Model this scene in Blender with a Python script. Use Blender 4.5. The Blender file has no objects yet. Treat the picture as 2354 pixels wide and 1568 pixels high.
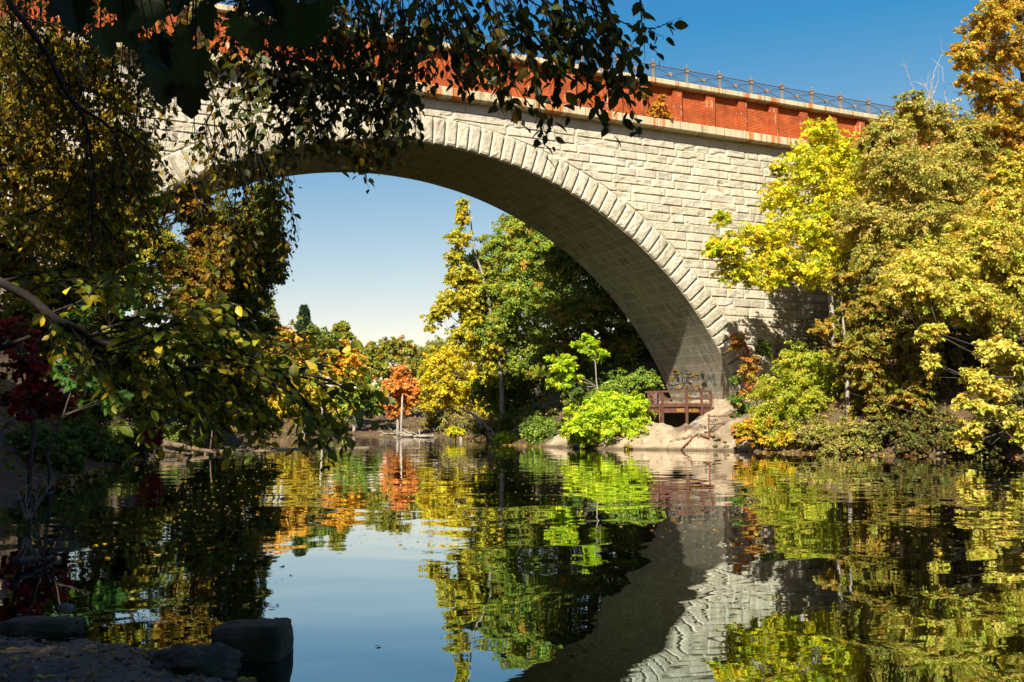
import bpy, math, random
import numpy as np
from mathutils import Vector
C = bpy.context.scene.collection
sc = bpy.context.scene
R_ = math.radians

# ------------------------------------------------------------------ camera frame
CAM = np.array([-15.8, -45.7, 1.4]); FPX = 2275.0
pit, yaw = R_(4.75), R_(24.46)
FW = np.array([math.sin(yaw)*math.cos(pit), math.cos(yaw)*math.cos(pit), math.sin(pit)])
RT = np.array([math.cos(yaw), -math.sin(yaw), 0.0]); UP = np.cross(RT, FW)
def ray(x, y): return FW*FPX + RT*(x-1176.5) - UP*(y-784)
def atY(x, y, Y): v = ray(x, y); return CAM + (Y-CAM[1])/v[1]*v
def atD(x, y, d): v = ray(x, y); return CAM + v*d/math.hypot(v[0], v[1])
def atZ(x, y, z=0.0): v = ray(x, y); return CAM + (z-CAM[2])/v[2]*v
def depth(p): return float((np.asarray(p)-CAM) @ FW)

# ------------------------------------------------------------------ noise
def _h(i, j, k):
    v = np.sin(i*127.1 + j*311.7 + k*74.7)*43758.5453
    return v - np.floor(v)
def vn(x, y, z):
    xi, yi, zi = np.floor(x), np.floor(y), np.floor(z)
    u, v, w = x-xi, y-yi, z-zi
    u, v, w = u*u*(3-2*u), v*v*(3-2*v), w*w*(3-2*w)
    r = 0
    for a in (0, 1):
        for b in (0, 1):
            for c in (0, 1):
                r = r + _h(xi+a, yi+b, zi+c)*(u if a else 1-u)*(v if b else 1-v)*(w if c else 1-w)
    return r
def fbm(x, y, z, o=4):
    s, a, t = 0, .5, 0
    for i in range(o):
        s = s + a*vn(x*2**i+i*17.3, y*2**i+i*5.1, z*2**i+i*9.7); t += a; a *= .5
    return s/t
def sstep(a, b, x):
    t = np.clip((x-a)/(b-a), 0, 1); return t*t*(3-2*t)

# ------------------------------------------------------------------ object helpers
def tag(o, label=None, cat=None, group=None, kind=None):
    if label: o['label'] = label
    if cat: o['category'] = cat
    if group: o['group'] = group
    if kind: o['kind'] = kind
    return o
def empty(name, loc, label=None, cat=None, group=None):
    o = bpy.data.objects.new(name, None); C.objects.link(o); o.location = loc
    o.empty_display_size = .2
    return tag(o, label, cat, group)
def link(name, me, mat, parent=None):
    o = bpy.data.objects.new(name, me); C.objects.link(o)
    if mat is not None: me.materials.append(mat)
    if parent is not None:
        o.parent = parent
        if parent.type == 'EMPTY' or parent.parent is not None:
            p, off = parent, Vector((0, 0, 0))
            while p is not None: off += p.location; p = p.parent
            o.location = -off
    return o
def npmesh(name, V, faces_sizes, loops, smooth=False, col=None, uv=None):
    me = bpy.data.meshes.new(name)
    V = np.ascontiguousarray(V, dtype=np.float32); n = len(V)
    me.vertices.add(n); me.vertices.foreach_set('co', V.ravel())
    loops = np.ascontiguousarray(loops, dtype=np.int32).ravel(); sizes = np.asarray(faces_sizes, dtype=np.int32)
    me.loops.add(len(loops)); me.loops.foreach_set('vertex_index', loops)
    st = np.zeros(len(sizes), dtype=np.int32); st[1:] = np.cumsum(sizes)[:-1]
    me.polygons.add(len(sizes)); me.polygons.foreach_set('loop_start', st)
    if col is not None:
        a = me.color_attributes.new('tint', 'FLOAT_COLOR', 'POINT')
        c4 = np.ones((n, 4), dtype=np.float32); c4[:, :3] = col; a.data.foreach_set('color', c4.ravel())
    if uv is not None:
        l = me.uv_layers.new(name='uv'); l.data.foreach_set('uv', np.asarray(uv, dtype=np.float32)[loops].ravel())
    me.update(calc_edges=True); me.validate()
    me.polygons.foreach_set('use_smooth', [smooth]*len(sizes))
    return me
class MB:
    """collects quads and boxes and tubes"""
    def __init__(s): s.V = []; s.F = []; s.n = 0; s.UV = []
    def add(s, V, F, uv=None):
        V = np.asarray(V, float).reshape(-1, 3); s.V.append(V)
        s.F += [[i+s.n for i in f] for f in F]; s.n += len(V)
        s.UV.append(np.zeros((len(V), 2)) if uv is None else np.asarray(uv))
    def grid(s, P, uv=None):
        m, n = P.shape[:2]
        F = [[i*n+j, i*n+j+1, (i+1)*n+j+1, (i+1)*n+j] for i in range(m-1) for j in range(n-1)]
        s.add(P.reshape(-1, 3), F, None if uv is None else uv.reshape(-1, 2))
    def box(s, x0, x1, y0, y1, z0, z1):
        V = [(x, y, z) for z in (z0, z1) for y in (y0, y1) for x in (x0, x1)]
        s.add(V, [[0, 2, 3, 1], [4, 5, 7, 6], [0, 1, 5, 4], [2, 6, 7, 3], [0, 4, 6, 2], [1, 3, 7, 5]])
    def beam(s, a, b, w, h, up=(0, 0, 1)):
        a, b = np.asarray(a, float), np.asarray(b, float); d = (b-a)/np.linalg.norm(b-a)
        sd = np.cross(d, up); sd = sd/np.linalg.norm(sd) if np.linalg.norm(sd) > 1e-6 else np.array([1., 0, 0])
        u = np.cross(sd, d)
        V = [p+sd*sx*w/2+u*sz*h/2 for p in (a, b) for sx, sz in ((-1, -1), (1, -1), (1, 1), (-1, 1))]
        s.add(V, [[3, 2, 1, 0], [4, 5, 6, 7], [0, 1, 5, 4], [1, 2, 6, 5], [2, 3, 7, 6], [3, 0, 4, 7]])
    def tube(s, pts, rad, k=6):
        pts = np.asarray(pts, float); n = len(pts); rad = np.broadcast_to(np.asarray(rad, float), (n,))
        T = np.gradient(pts, axis=0); T /= np.maximum(np.linalg.norm(T, axis=1, keepdims=True), 1e-9)
        ref = np.array([0, 0, 1.]) if abs(T[0, 2]) < .9 else np.array([1., 0, 0])
        A = np.cross(T, ref); bad = np.linalg.norm(A, axis=1) < 1e-3; A[bad] = [1, 0, 0]
        A /= np.linalg.norm(A, axis=1, keepdims=True); B = np.cross(T, A)
        an = np.arange(k)*2*math.pi/k
        V = (pts[:, None]+rad[:, None, None]*(A[:, None]*np.cos(an)[None, :, None]+B[:, None]*np.sin(an)[None, :, None])).reshape(-1, 3)
        F = [[i*k+j, i*k+(j+1) % k, (i+1)*k+(j+1) % k, (i+1)*k+j] for i in range(n-1) for j in range(k)]
        F += [list(range(k))[::-1], [(n-1)*k+j for j in range(k)]]
        s.add(V, F)
    def lathe(s, cx, cy, prof, k=8):
        V = [(cx+r*math.cos(2*math.pi*j/k), cy+r*math.sin(2*math.pi*j/k), z) for r, z in prof for j in range(k)]
        n = len(prof)
        F = [[i*k+j, i*k+(j+1) % k, (i+1)*k+(j+1) % k, (i+1)*k+j] for i in range(n-1) for j in range(k)]
        F += [list(range(k))[::-1], [(n-1)*k+j for j in range(k)]]
        s.add(V, F)
    def mesh(s, name, smooth=False, uv=False):
        return npmesh(name, np.concatenate(s.V), [len(f) for f in s.F], [i for f in s.F for i in f], smooth,
                      uv=np.concatenate(s.UV) if uv else None)
    def build(s, name, mat, parent=None, smooth=False, uv=False):
        return link(name, s.mesh(name, smooth, uv), mat, parent)

# ------------------------------------------------------------------ materials
def newmat(name):
    m = bpy.data.materials.new(name); m.use_nodes = True; nt = m.node_tree; nt.nodes.clear()
    out = nt.nodes.new('ShaderNodeOutputMaterial')
    def N(t, **k):
        n = nt.nodes.new('ShaderNode'+t)
        for a, b in k.items():
            if a.startswith('i_'): n.inputs[a[2:].replace('_', ' ')].default_value = b
            else: setattr(n, a, b)
        return n
    def L(a, b): nt.links.new(a, b)
    return m, nt, N, L, out
def ramp(N, pts):
    r = N('ValToRGB'); e = r.color_ramp.elements
    while len(e) < len(pts): e.new(.5)
    for i, (p, c) in enumerate(pts): e[i].position = p; e[i].color = (*c, 1) if len(c) == 3 else c
    return r
def mixc(N, L, a, b, f, mode='MIX'):
    m = N('Mix', data_type='RGBA', blend_type=mode)
    for s, v in ((m.inputs[0], f), (m.inputs[6], a), (m.inputs[7], b)):
        if hasattr(v, 'is_output'): L(v, s)
        elif isinstance(v, (int, float)): s.default_value = v
        else: s.default_value = (*v, 1)
    return m.outputs[2]
def noisy(name, c0, c1, scale, rough=.9, bump=0.0, bscale=20, bdist=.02, c2=None, s2=.3, stretch=None):
    m, nt, N, L, out = newmat(name)
    tc = N('TexCoord'); mp = N('Mapping'); L(tc.outputs['Object'], mp.inputs[0])
    if stretch: mp.inputs['Scale'].default_value = stretch
    n = N('TexNoise', i_Scale=scale, i_Detail=6.0, i_Roughness=.65); L(mp.outputs[0], n.inputs['Vector'])
    r = ramp(N, [(.3, c0), (.7, c1)]); L(n.outputs[0], r.inputs[0]); col = r.outputs[0]
    if c2:
        n2 = N('TexNoise', i_Scale=s2, i_Detail=5.0); L(mp.outputs[0], n2.inputs['Vector'])
        r2 = ramp(N, [(.48, (0, 0, 0)), (.62, (1, 1, 1))]); L(n2.outputs[0], r2.inputs[0])
        col = mixc(N, L, col, c2, r2.outputs[0])
    p = N('BsdfPrincipled', i_Roughness=rough); L(col, p.inputs['Base Color']); L(p.outputs[0], out.inputs[0])
    p.inputs['Specular IOR Level'].default_value = .3
    if bump:
        b = N('TexNoise', i_Scale=bscale, i_Detail=5.0, i_Roughness=.7); L(tc.outputs['Object'], b.inputs['Vector'])
        bp = N('Bump', i_Strength=bump, i_Distance=bdist); L(b.outputs[0], bp.inputs['Height']); L(bp.outputs[0], p.inputs['Normal'])
    return m
def leafmat(name, trans=.42, boost=1.25):
    m, nt, N, L, out = newmat(name)
    a = N('Attribute', attribute_name='tint')
    d = N('BsdfDiffuse'); t = N('BsdfTranslucent'); g = N('BsdfGlossy', i_Roughness=.45)
    L(a.outputs[0], d.inputs[0])
    L(mixc(N, L, a.outputs[0], (boost, boost*.95, .55), 1.0, 'MULTIPLY'), t.inputs[0])
    g.inputs[0].default_value = (.8, .85, .8, 1)
    x = N('MixShader', i_Fac=trans); L(d.outputs[0], x.inputs[1]); L(t.outputs[0], x.inputs[2])
    y = N('MixShader', i_Fac=.02); L(x.outputs[0], y.inputs[1]); L(g.outputs[0], y.inputs[2])
    L(y.outputs[0], out.inputs[0]); return m
LEAF = leafmat('leaf'); 
BARK = noisy('bark', (.035, .026, .018), (.09, .07, .05), 6, bump=.5, bscale=14)
BARKP = noisy('pale_bark', (.20, .17, .13), (.38, .34, .28), 3, bump=.4, bscale=10)
TWIG = noisy('twig', (.012, .009, .007), (.032, .023, .016), 20)
DEADW = noisy('dead_wood', (.25, .2, .15), (.42, .36, .28), 4)

def stone_mat():
    m, nt, N, L, out = newmat('granite_ashlar')
    tc = N('TexCoord')
    n = N('TexNoise', i_Scale=.9, i_Detail=7.0, i_Roughness=.7); L(tc.outputs['Object'], n.inputs['Vector'])
    r = ramp(N, [(.3, (.36, .335, .27)), (.5, (.47, .44, .36)), (.75, (.56, .525, .44))]); L(n.outputs[0], r.inputs[0])
    at = N('Attribute', attribute_name='tint')
    col = mixc(N, L, r.outputs[0], at.outputs[0], 1.0, 'MULTIPLY')
    f = N('TexNoise', i_Scale=16.0, i_Detail=6.0, i_Roughness=.8); L(tc.outputs['Object'], f.inputs['Vector'])
    fr = ramp(N, [(.32, (.62, .60, .57)), (.60, (1.14, 1.12, 1.07))]); L(f.outputs[0], fr.inputs[0])
    col = mixc(N, L, col, fr.outputs[0], 1.0, 'MULTIPLY')
    # lichen and damp stains in patches of their own
    s = N('TexNoise', i_Scale=.5, i_Detail=7.0, i_Roughness=.8); L(tc.outputs['Object'], s.inputs['Vector'])
    sr = ramp(N, [(.54, (0, 0, 0)), (.70, (.55, .55, .55))]); L(s.outputs[0], sr.inputs[0])
    col = mixc(N, L, col, (.33, .27, .15), sr.outputs[0])
    mq = N('Mapping'); mq.inputs['Scale'].default_value = (2.6, 1, .16); L(tc.outputs['Object'], mq.inputs[0])
    q = N('TexNoise', i_Scale=.8, i_Detail=6.0, i_Roughness=.75); L(mq.outputs[0], q.inputs['Vector'])
    qr = ramp(N, [(.50, (1, 1, 1)), (.68, (.62, .60, .56))]); L(q.outputs[0], qr.inputs[0]); col = mixc(N, L, col, qr.outputs[0], 1.0, 'MULTIPLY')
    p = N('BsdfPrincipled', i_Roughness=.95); p.inputs['Specular IOR Level'].default_value = .15
    L(col, p.inputs['Base Color']); L(p.outputs[0], out.inputs[0])
    b = N('TexNoise', i_Scale=7.0, i_Detail=8.0, i_Roughness=.75); L(tc.outputs['Object'], b.inputs['Vector'])
    bp = N('Bump', i_Strength=.8, i_Distance=.07); L(b.outputs[0], bp.inputs['Height']); L(bp.outputs[0], p.inputs['Normal'])
    return m
def soffit_mat():
    m, nt, N, L, out = newmat('soffit_ashlar')
    uv = N('UVMap'); 
    br = N('TexBrick', offset=.5, i_Scale=1.0); L(uv.outputs[0], br.inputs['Vector'])
    br.inputs['Brick Width'].default_value = 1.25; br.inputs['Row Height'].default_value = .615
    br.inputs['Mortar Size'].default_value = .014; br.inputs['Mortar Smooth'].default_value = .2
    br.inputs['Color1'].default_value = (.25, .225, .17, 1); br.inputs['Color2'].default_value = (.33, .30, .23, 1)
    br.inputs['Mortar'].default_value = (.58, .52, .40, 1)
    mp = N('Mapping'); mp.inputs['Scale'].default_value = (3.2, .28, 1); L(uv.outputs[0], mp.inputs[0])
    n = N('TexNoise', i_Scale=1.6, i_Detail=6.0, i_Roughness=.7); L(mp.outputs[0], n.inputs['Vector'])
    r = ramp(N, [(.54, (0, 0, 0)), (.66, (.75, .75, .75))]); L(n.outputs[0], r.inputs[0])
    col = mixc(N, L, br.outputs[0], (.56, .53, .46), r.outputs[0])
    mp2 = N('Mapping'); mp2.inputs['Scale'].default_value = (2.6, .35, 1); mp2.inputs['Location'].default_value = (7, 3, 0); L(uv.outputs[0], mp2.inputs[0])
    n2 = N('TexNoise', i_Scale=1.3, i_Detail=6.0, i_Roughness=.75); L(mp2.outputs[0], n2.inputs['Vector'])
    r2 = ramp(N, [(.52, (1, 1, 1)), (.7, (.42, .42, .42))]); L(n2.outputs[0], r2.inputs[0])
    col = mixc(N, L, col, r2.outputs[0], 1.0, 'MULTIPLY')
    n3 = N('TexNoise', i_Scale=9.0, i_Detail=6.0); L(uv.outputs[0], n3.inputs['Vector'])
    r3 = ramp(N, [(.3, (.75, .75, .75)), (.7, (1.15, 1.15, 1.15))]); L(n3.outputs[0], r3.inputs[0])
    col = mixc(N, L, col, r3.outputs[0], 1.0, 'MULTIPLY')
    p = N('BsdfPrincipled', i_Roughness=.9); p.inputs['Specular IOR Level'].default_value = .2
    L(col, p.inputs['Base Color']); L(p.outputs[0], out.inputs[0])
    bp = N('Bump', i_Strength=.5, i_Distance=.03); L(n3.outputs[0], bp.inputs['Height']); L(bp.outputs[0], p.inputs['Normal'])
    return m
def brick_mat(name, white):
    m, nt, N, L, out = newmat(name)
    uv = N('UVMap'); br = N('TexBrick', offset=.5, i_Scale=1.0); L(uv.outputs[0], br.inputs['Vector'])
    br.inputs['Brick Width'].default_value = .27; br.inputs['Row Height'].default_value = .088
    br.inputs['Mortar Size'].default_value = .011; br.inputs['Mortar Smooth'].default_value = .1
    br.inputs['Color1'].default_value = (.32, .042, .007, 1); br.inputs['Color2'].default_value = (.225, .034, .009, 1)
    br.inputs['Mortar'].default_value = (.40, .14, .045, 1)
    n = N('TexNoise', i_Scale=1.1, i_Detail=6.0, i_Roughness=.7); L(uv.outputs[0], n.inputs['Vector'])
    r = ramp(N, [(.32, (.58, .56, .54)), (.68, (1.22, 1.2, 1.12))]); L(n.outputs[0], r.inputs[0])
    col = mixc(N, L, br.outputs[0], r.outputs[0], 1.0, 'MULTIPLY')
    mp = N('Mapping'); mp.inputs['Scale'].default_value = (3.5, .8, 1); L(uv.outputs[0], mp.inputs[0])
    n2 = N('TexNoise', i_Scale=1.5, i_Detail=6.0, i_Roughness=.7); L(mp.outputs[0], n2.inputs['Vector'])
    r2 = ramp(N, [(white, (0, 0, 0)), (white+.05, (.85, .85, .85))]); L(n2.outputs[0], r2.inputs[0])
    col = mixc(N, L, col, (.66, .46, .33), r2.outputs[0])
    p = N('BsdfPrincipled', i_Roughness=.9); p.inputs['Specular IOR Level'].default_value = .2
    L(col, p.inputs['Base Color']); L(p.outputs[0], out.inputs[0])
    bp = N('Bump', i_Strength=.6, i_Distance=.012, invert=True); L(br.outputs[1], bp.inputs['Height']); L(bp.outputs[0], p.inputs['Normal'])
    return m
def coping_mat():
    m, nt, N, L, out = newmat('rust_streaked_concrete')
    tc = N('TexCoord')
    mp = N('Mapping'); mp.inputs['Scale'].default_value = (2.2, .15, .12); L(tc.outputs['Object'], mp.inputs[0])
    n = N('TexNoise', i_Scale=1.0, i_Detail=8.0, i_Roughness=.8); L(mp.outputs[0], n.inputs['Vector'])
    r = ramp(N, [(.3, (.20, .165, .10)), (.5, (.42, .35, .22)), (.75, (.54, .47, .33))]); L(n.outputs[0], r.inputs[0])
    mp2 = N('Mapping'); mp2.inputs['Scale'].default_value = (1.25, .1, .08); mp2.inputs['Location'].default_value = (3.3, 1, 0); L(tc.outputs['Object'], mp2.inputs[0])
    n2 = N('TexNoise', i_Scale=1.2, i_Detail=3.0, i_Roughness=.6); L(mp2.outputs[0], n2.inputs['Vector'])
    r2 = ramp(N, [(.55, (0, 0, 0)), (.62, (.95, .95, .95))]); L(n2.outputs[0], r2.inputs[0])
    col = mixc(N, L, r.outputs[0], (.36, .12, .025), r2.outputs[0])
    w = N('TexWave', wave_type='BANDS', bands_direction='X', i_Scale=.21, i_Distortion=0.0); L(tc.outputs['Object'], w.inputs[0])
    wr = ramp(N, [(.0, (.35, .33, .3)), (.0012, (1, 1, 1))]); L(w.outputs[0], wr.inputs[0])
    col = mixc(N, L, col, wr.outputs[0], 1.0, 'MULTIPLY')
    p = N('BsdfPrincipled', i_Roughness=.9); p.inputs['Specular IOR Level'].default_value = .2
    L(col, p.inputs['Base Color']); L(p.outputs[0], out.inputs[0])
    b = N('TexNoise', i_Scale=12.0, i_Detail=6.0); L(tc.outputs['Object'], b.inputs['Vector'])
    bp = N('Bump', i_Strength=.4, i_Distance=.02); L(b.outputs[0], bp.inputs['Height']); L(bp.outputs[0], p.inputs['Normal'])
    return m
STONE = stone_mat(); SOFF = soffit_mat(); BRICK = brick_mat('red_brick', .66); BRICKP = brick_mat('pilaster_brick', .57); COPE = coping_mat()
FRIEZE = noisy('frieze_granite', (.27, .27, .25), (.40, .39, .35), 1.5, bump=.4, bscale=9)
IRON = noisy('weathered_iron', (.05, .045, .045), (.11, .095, .085), 5, rough=.7)
IRONP = noisy('rusty_cast_iron', (.12, .09, .07), (.24, .19, .15), 6, rough=.8)
WIRE = noisy('wire', (.05, .06, .08), (.09, .1, .12), 5, rough=.6)
BROWN = noisy('brown_paint', (.085, .035, .025), (.14, .062, .045), 3, rough=.65, bump=.2)
PURPLE = noisy('faded_purple_paint', (.15, .09, .12), (.24, .16, .19), 3, rough=.7)
RUST = noisy('rust', (.10, .035, .02), (.22, .085, .04), 8, rough=.85)
LEDGE = noisy('pale_concrete', (.24, .175, .11), (.42, .34, .235), 1.6, bump=1.0, bscale=4, bdist=.12, c2=(.15, .105, .065), s2=.55)
EARTH = noisy('leaf_litter', (.045, .028, .016), (.17, .10, .055), 3.5, bump=1.0, bscale=6, bdist=.12, c2=(.10, .075, .035), s2=.7)
MUD = noisy('pebbly_mud', (.09, .06, .03), (.38, .26, .14), 34, bump=1.0, bscale=45, bdist=.02, c2=(.17, .13, .085), s2=2.0)
ROCK = noisy('rock', (.05, .036, .02), (.24, .175, .10), 7, bump=1.0, bscale=22, bdist=.03, c2=(.05, .06, .025), s2=3.0)
ROCKP = noisy('pale_rock', (.14, .115, .085), (.30, .25, .19), 3, bump=.9, bscale=9, bdist=.06)
def flat(name, c): return noisy(name, tuple(v*.8 for v in c), c, 12, rough=.8)
PBLACK, PYEL, PBLUE, PWHITE = flat('black_paint', (.05, .045, .04)), flat('yellow_paint', (.46, .27, .04)), flat('blue_paint', (.09, .13, .2)), flat('white_paint', (.52, .5, .44))

# ------------------------------------------------------------------ terrain
RIV = np.array([(20, -17.35), (18.5, -14.3), (16.7, -11.5), (15.7, -9), (15.2, -4.8), (13.6, -1.6), (11.4, .65), (10.5, 4.1), (10.6, 9), (11, 13.5), (13, 22), (17, 34), (22, 48),
    (25, 58), (22, 66), (17.8, 69), (8, 63), (3, 52), (-1, 38), (-4, 24), (-6.75, 12), (-11.6, 1.4), (-14.6, -11.6), (-16.1, -19.7), (-16.8, -25.3), (-17.6, -31),
    (-17.4, -35.5), (-16.13, -37.9), (-15.6, -38.6), (-15.07, -39.2), (-14.85, -40), (-14.1, -41.3), (-12, -43.5), (-10, -46), (-8, -50), (-4, -58), (5, -63), (18, -62), (25, -50), (27, -35), (24, -25)], float)
def sdist(x, y):
    x, y = np.asarray(x, float), np.asarray(y, float); d = np.full(x.shape, 1e9); ins = np.zeros(x.shape, bool); n = len(RIV)
    for i in range(n):
        (ax, ay), (bx, by) = RIV[i], RIV[(i+1) % n]
        t = np.clip(((x-ax)*(bx-ax)+(y-ay)*(by-ay))/((bx-ax)**2+(by-ay)**2), 0, 1)
        d = np.minimum(d, np.hypot(x-ax-t*(bx-ax), y-ay-t*(by-ay)))
        cr = ((ay > y) != (by > y)); xx = ax+(y-ay)/np.where(by == ay, 1e-9, by-ay)*(bx-ax); ins ^= cr & (x < xx)
    return np.where(ins, -d, d)
def hgt(x, y):
    x, y = np.asarray(x, float), np.asarray(y, float); s = sdist(x, y); so = np.maximum(s, 0)
    steep = .25*np.minimum(so, 1)+13*(1-np.exp(-np.maximum(so-.6, 0)/15)); far = 7*(1-np.exp(-so/55)); near = .09*so
    wf = sstep(30, 62, y); wn = 1-sstep(7, 15, np.hypot(x+14, y+45))
    h = steep*(1-wf)+far*wf; h = h*(1-wn)+near*wn
    h = h+np.minimum(so, 3)/3*(fbm(x*.35, y*.35, x*0+2, 4)-.5)*1.3*(1-wn)+np.minimum(so*.4, .25)*(fbm(x*1.6, y*1.6, x*0+5, 3)-.5)
    return np.where(s < 0, np.maximum(s*.45, -1.6)-.02, h)
def zat(x, y): return float(hgt(np.array([x]), np.array([y]))[0])
def axis(lo, a, b, hi, st):
    core = np.arange(a, b+.001, st)
    out1, s, p = [], st, a
    while p > lo: s *= 1.25; p -= s; out1.append(p)
    out2, s, p = [], st, b
    while p < hi: s *= 1.25; p += s; out2.append(p)
    return np.array(out1[::-1]+list(core)+out2)
gx, gy = axis(-900, -32, 40, 900, .7), axis(-500, -52, 75, 1500, .7)
GX, GY = np.meshgrid(gx, gy)
GZ = hgt(GX, GY)
def groundY(x, y):
    v = ray(x, y); t = np.arange(4, 150, .2); p = CAM[None]+t[:, None]*v/math.hypot(v[0], v[1]); h = np.maximum(hgt(p[:, 0], p[:, 1]), 0); k = np.argmax(p[:, 2] < h)
    return float(p[k, 1])
# hollow kept free for the finer shore and ledge sheets
box = lambda X, Y, a, b, c, d, m: sstep(a, a+m, X)*(1-sstep(b-m, b, X))*sstep(c, c+m, Y)*(1-sstep(d-m, d, Y))
GZ = GZ-.35*box(GX, GY, -19.6, -11.4, -49.6, -37.4, .7)
bm_ = box(GX, GY, 10.2, 22.4, -6.6, 8.0, 1.0); GZ = GZ*(1-bm_)+np.minimum(GZ, -.8)*bm_
mb = MB(); mb.grid(np.stack([GX, GY, GZ], -1))
tag(mb.build('ground', EARTH, smooth=True), kind='structure')
# shore by the camera
sx, sy = np.meshgrid(np.arange(-20, -11, .045), np.arange(-50, -37, .045))
ss = sdist(sx, sy); sz = np.where(ss > 0, .06*ss+.025*np.minimum(ss*4, 1), ss*.35)+(fbm(sx*2.2, sy*2.2, sx*0, 5)-.5)*.16*sstep(-.5, .6, ss)+(fbm(sx*11, sy*11, sx*0+3, 2)-.5)*.055*sstep(-.3, .3, ss)
mb = MB(); mb.grid(np.stack([sx, sy, sz], -1)); tag(mb.build('shore', MUD, smooth=True), kind='structure')

# water
def water_mat():
    m, nt, N, L, out = newmat('river_water')
    tc = N('TexCoord')
    d = N('BsdfDiffuse'); d.inputs[0].default_value = (.0035, .003, .0018, 1)
    g = N('BsdfGlossy', i_Roughness=.012); lw = N('LayerWeight', i_Blend=.5); p = N('MixShader')
    tr = ramp(N, [(.66, (.60, .90, 1)), (.93, (1, 1, 1))]); L(lw.outputs['Facing'], tr.inputs[0]); L(tr.outputs[0], g.inputs[0])
    fa = ramp(N, [(.0, (.03, .03, .03)), (.5, (.13, .13, .13)), (.76, (.50, .50, .50)), (.90, (.80, .80, .80)), (1, (1, 1, 1))]); L(lw.outputs['Facing'], fa.inputs[0]); L(fa.outputs[0], p.inputs[0]); L(d.outputs[0], p.inputs[1]); L(g.outputs[0], p.inputs[2])
    mp = N('Mapping'); mp.inputs['Rotation'].default_value = (0, 0, -yaw); mp.inputs['Scale'].default_value = (.55, 1.25, 1); L(tc.outputs['Object'], mp.inputs[0])
    n1 = N('TexNoise', i_Scale=1.5, i_Detail=3.0, i_Roughness=.5, i_Distortion=.3); L(mp.outputs[0], n1.inputs['Vector'])
    n2 = N('TexNoise', i_Scale=.42, i_Detail=1.5, i_Roughness=.45, i_Distortion=.8); L(tc.outputs['Object'], n2.inputs['Vector'])
    n3 = N('TexNoise', i_Scale=.09, i_Detail=2.0); L(tc.outputs['Object'], n3.inputs['Vector'])
    amp = ramp(N, [(.38, (.25, .25, .25)), (.62, (1, 1, 1))]); L(n3.outputs[0], amp.inputs[0])
    ma = N('Math', operation='MULTIPLY'); L(n1.outputs[0], ma.inputs[0]); L(amp.outputs[0], ma.inputs[1])
    b1 = N('Bump', i_Strength=1.0, i_Distance=.0019); L(ma.outputs[0], b1.inputs['Height'])
    b2 = N('Bump', i_Strength=1.0, i_Distance=.020); L(n2.outputs[0], b2.inputs['Height']); L(b1.outputs[0], b2.inputs['Normal'])
    L(b2.outputs[0], g.inputs['Normal']); L(p.outputs[0], out.inputs[0]); return m
WATER = water_mat()
mb = MB(); mb.add([(-60, -110, 0), (120, -110, 0), (120, 140, 0), (-60, 140, 0)], [[0, 1, 2, 3]]); tag(mb.build('water', WATER), kind='structure')

# ------------------------------------------------------------------ bridge
ZC, RI, RE, WD = -5.74, 21.0, 22.43, 6.8
BX0, BX1 = -48.0, 52.0
bridge = empty('stone_arch_bridge', (0, 0, 0), 'grey granite arch bridge with red brick parapet spanning the river', 'bridge')
rng = np.random.default_rng(7)
def extr(x, R=RE): return np.where(np.abs(x) < R, ZC+np.sqrt(np.maximum(R*R-x*x, 0)), -2)
# core wall with the arch opening, front and back, joints show its mortar
core = MB()
xs = np.linspace(BX0, BX1, 281)
for Y in (-.009, WD):
    zb = np.maximum(extr(xs, RE-.02), -2.0)
    P = np.stack([np.stack([xs, xs*0+Y, zb], -1), np.stack([xs, xs*0+Y, xs*0+17.15], -1)]); core.grid(P)
MORT = noisy('wall_mortar', (.46, .41, .32), (.58, .52, .42), 2)
core.build('core_wall', MORT, bridge)
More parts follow.
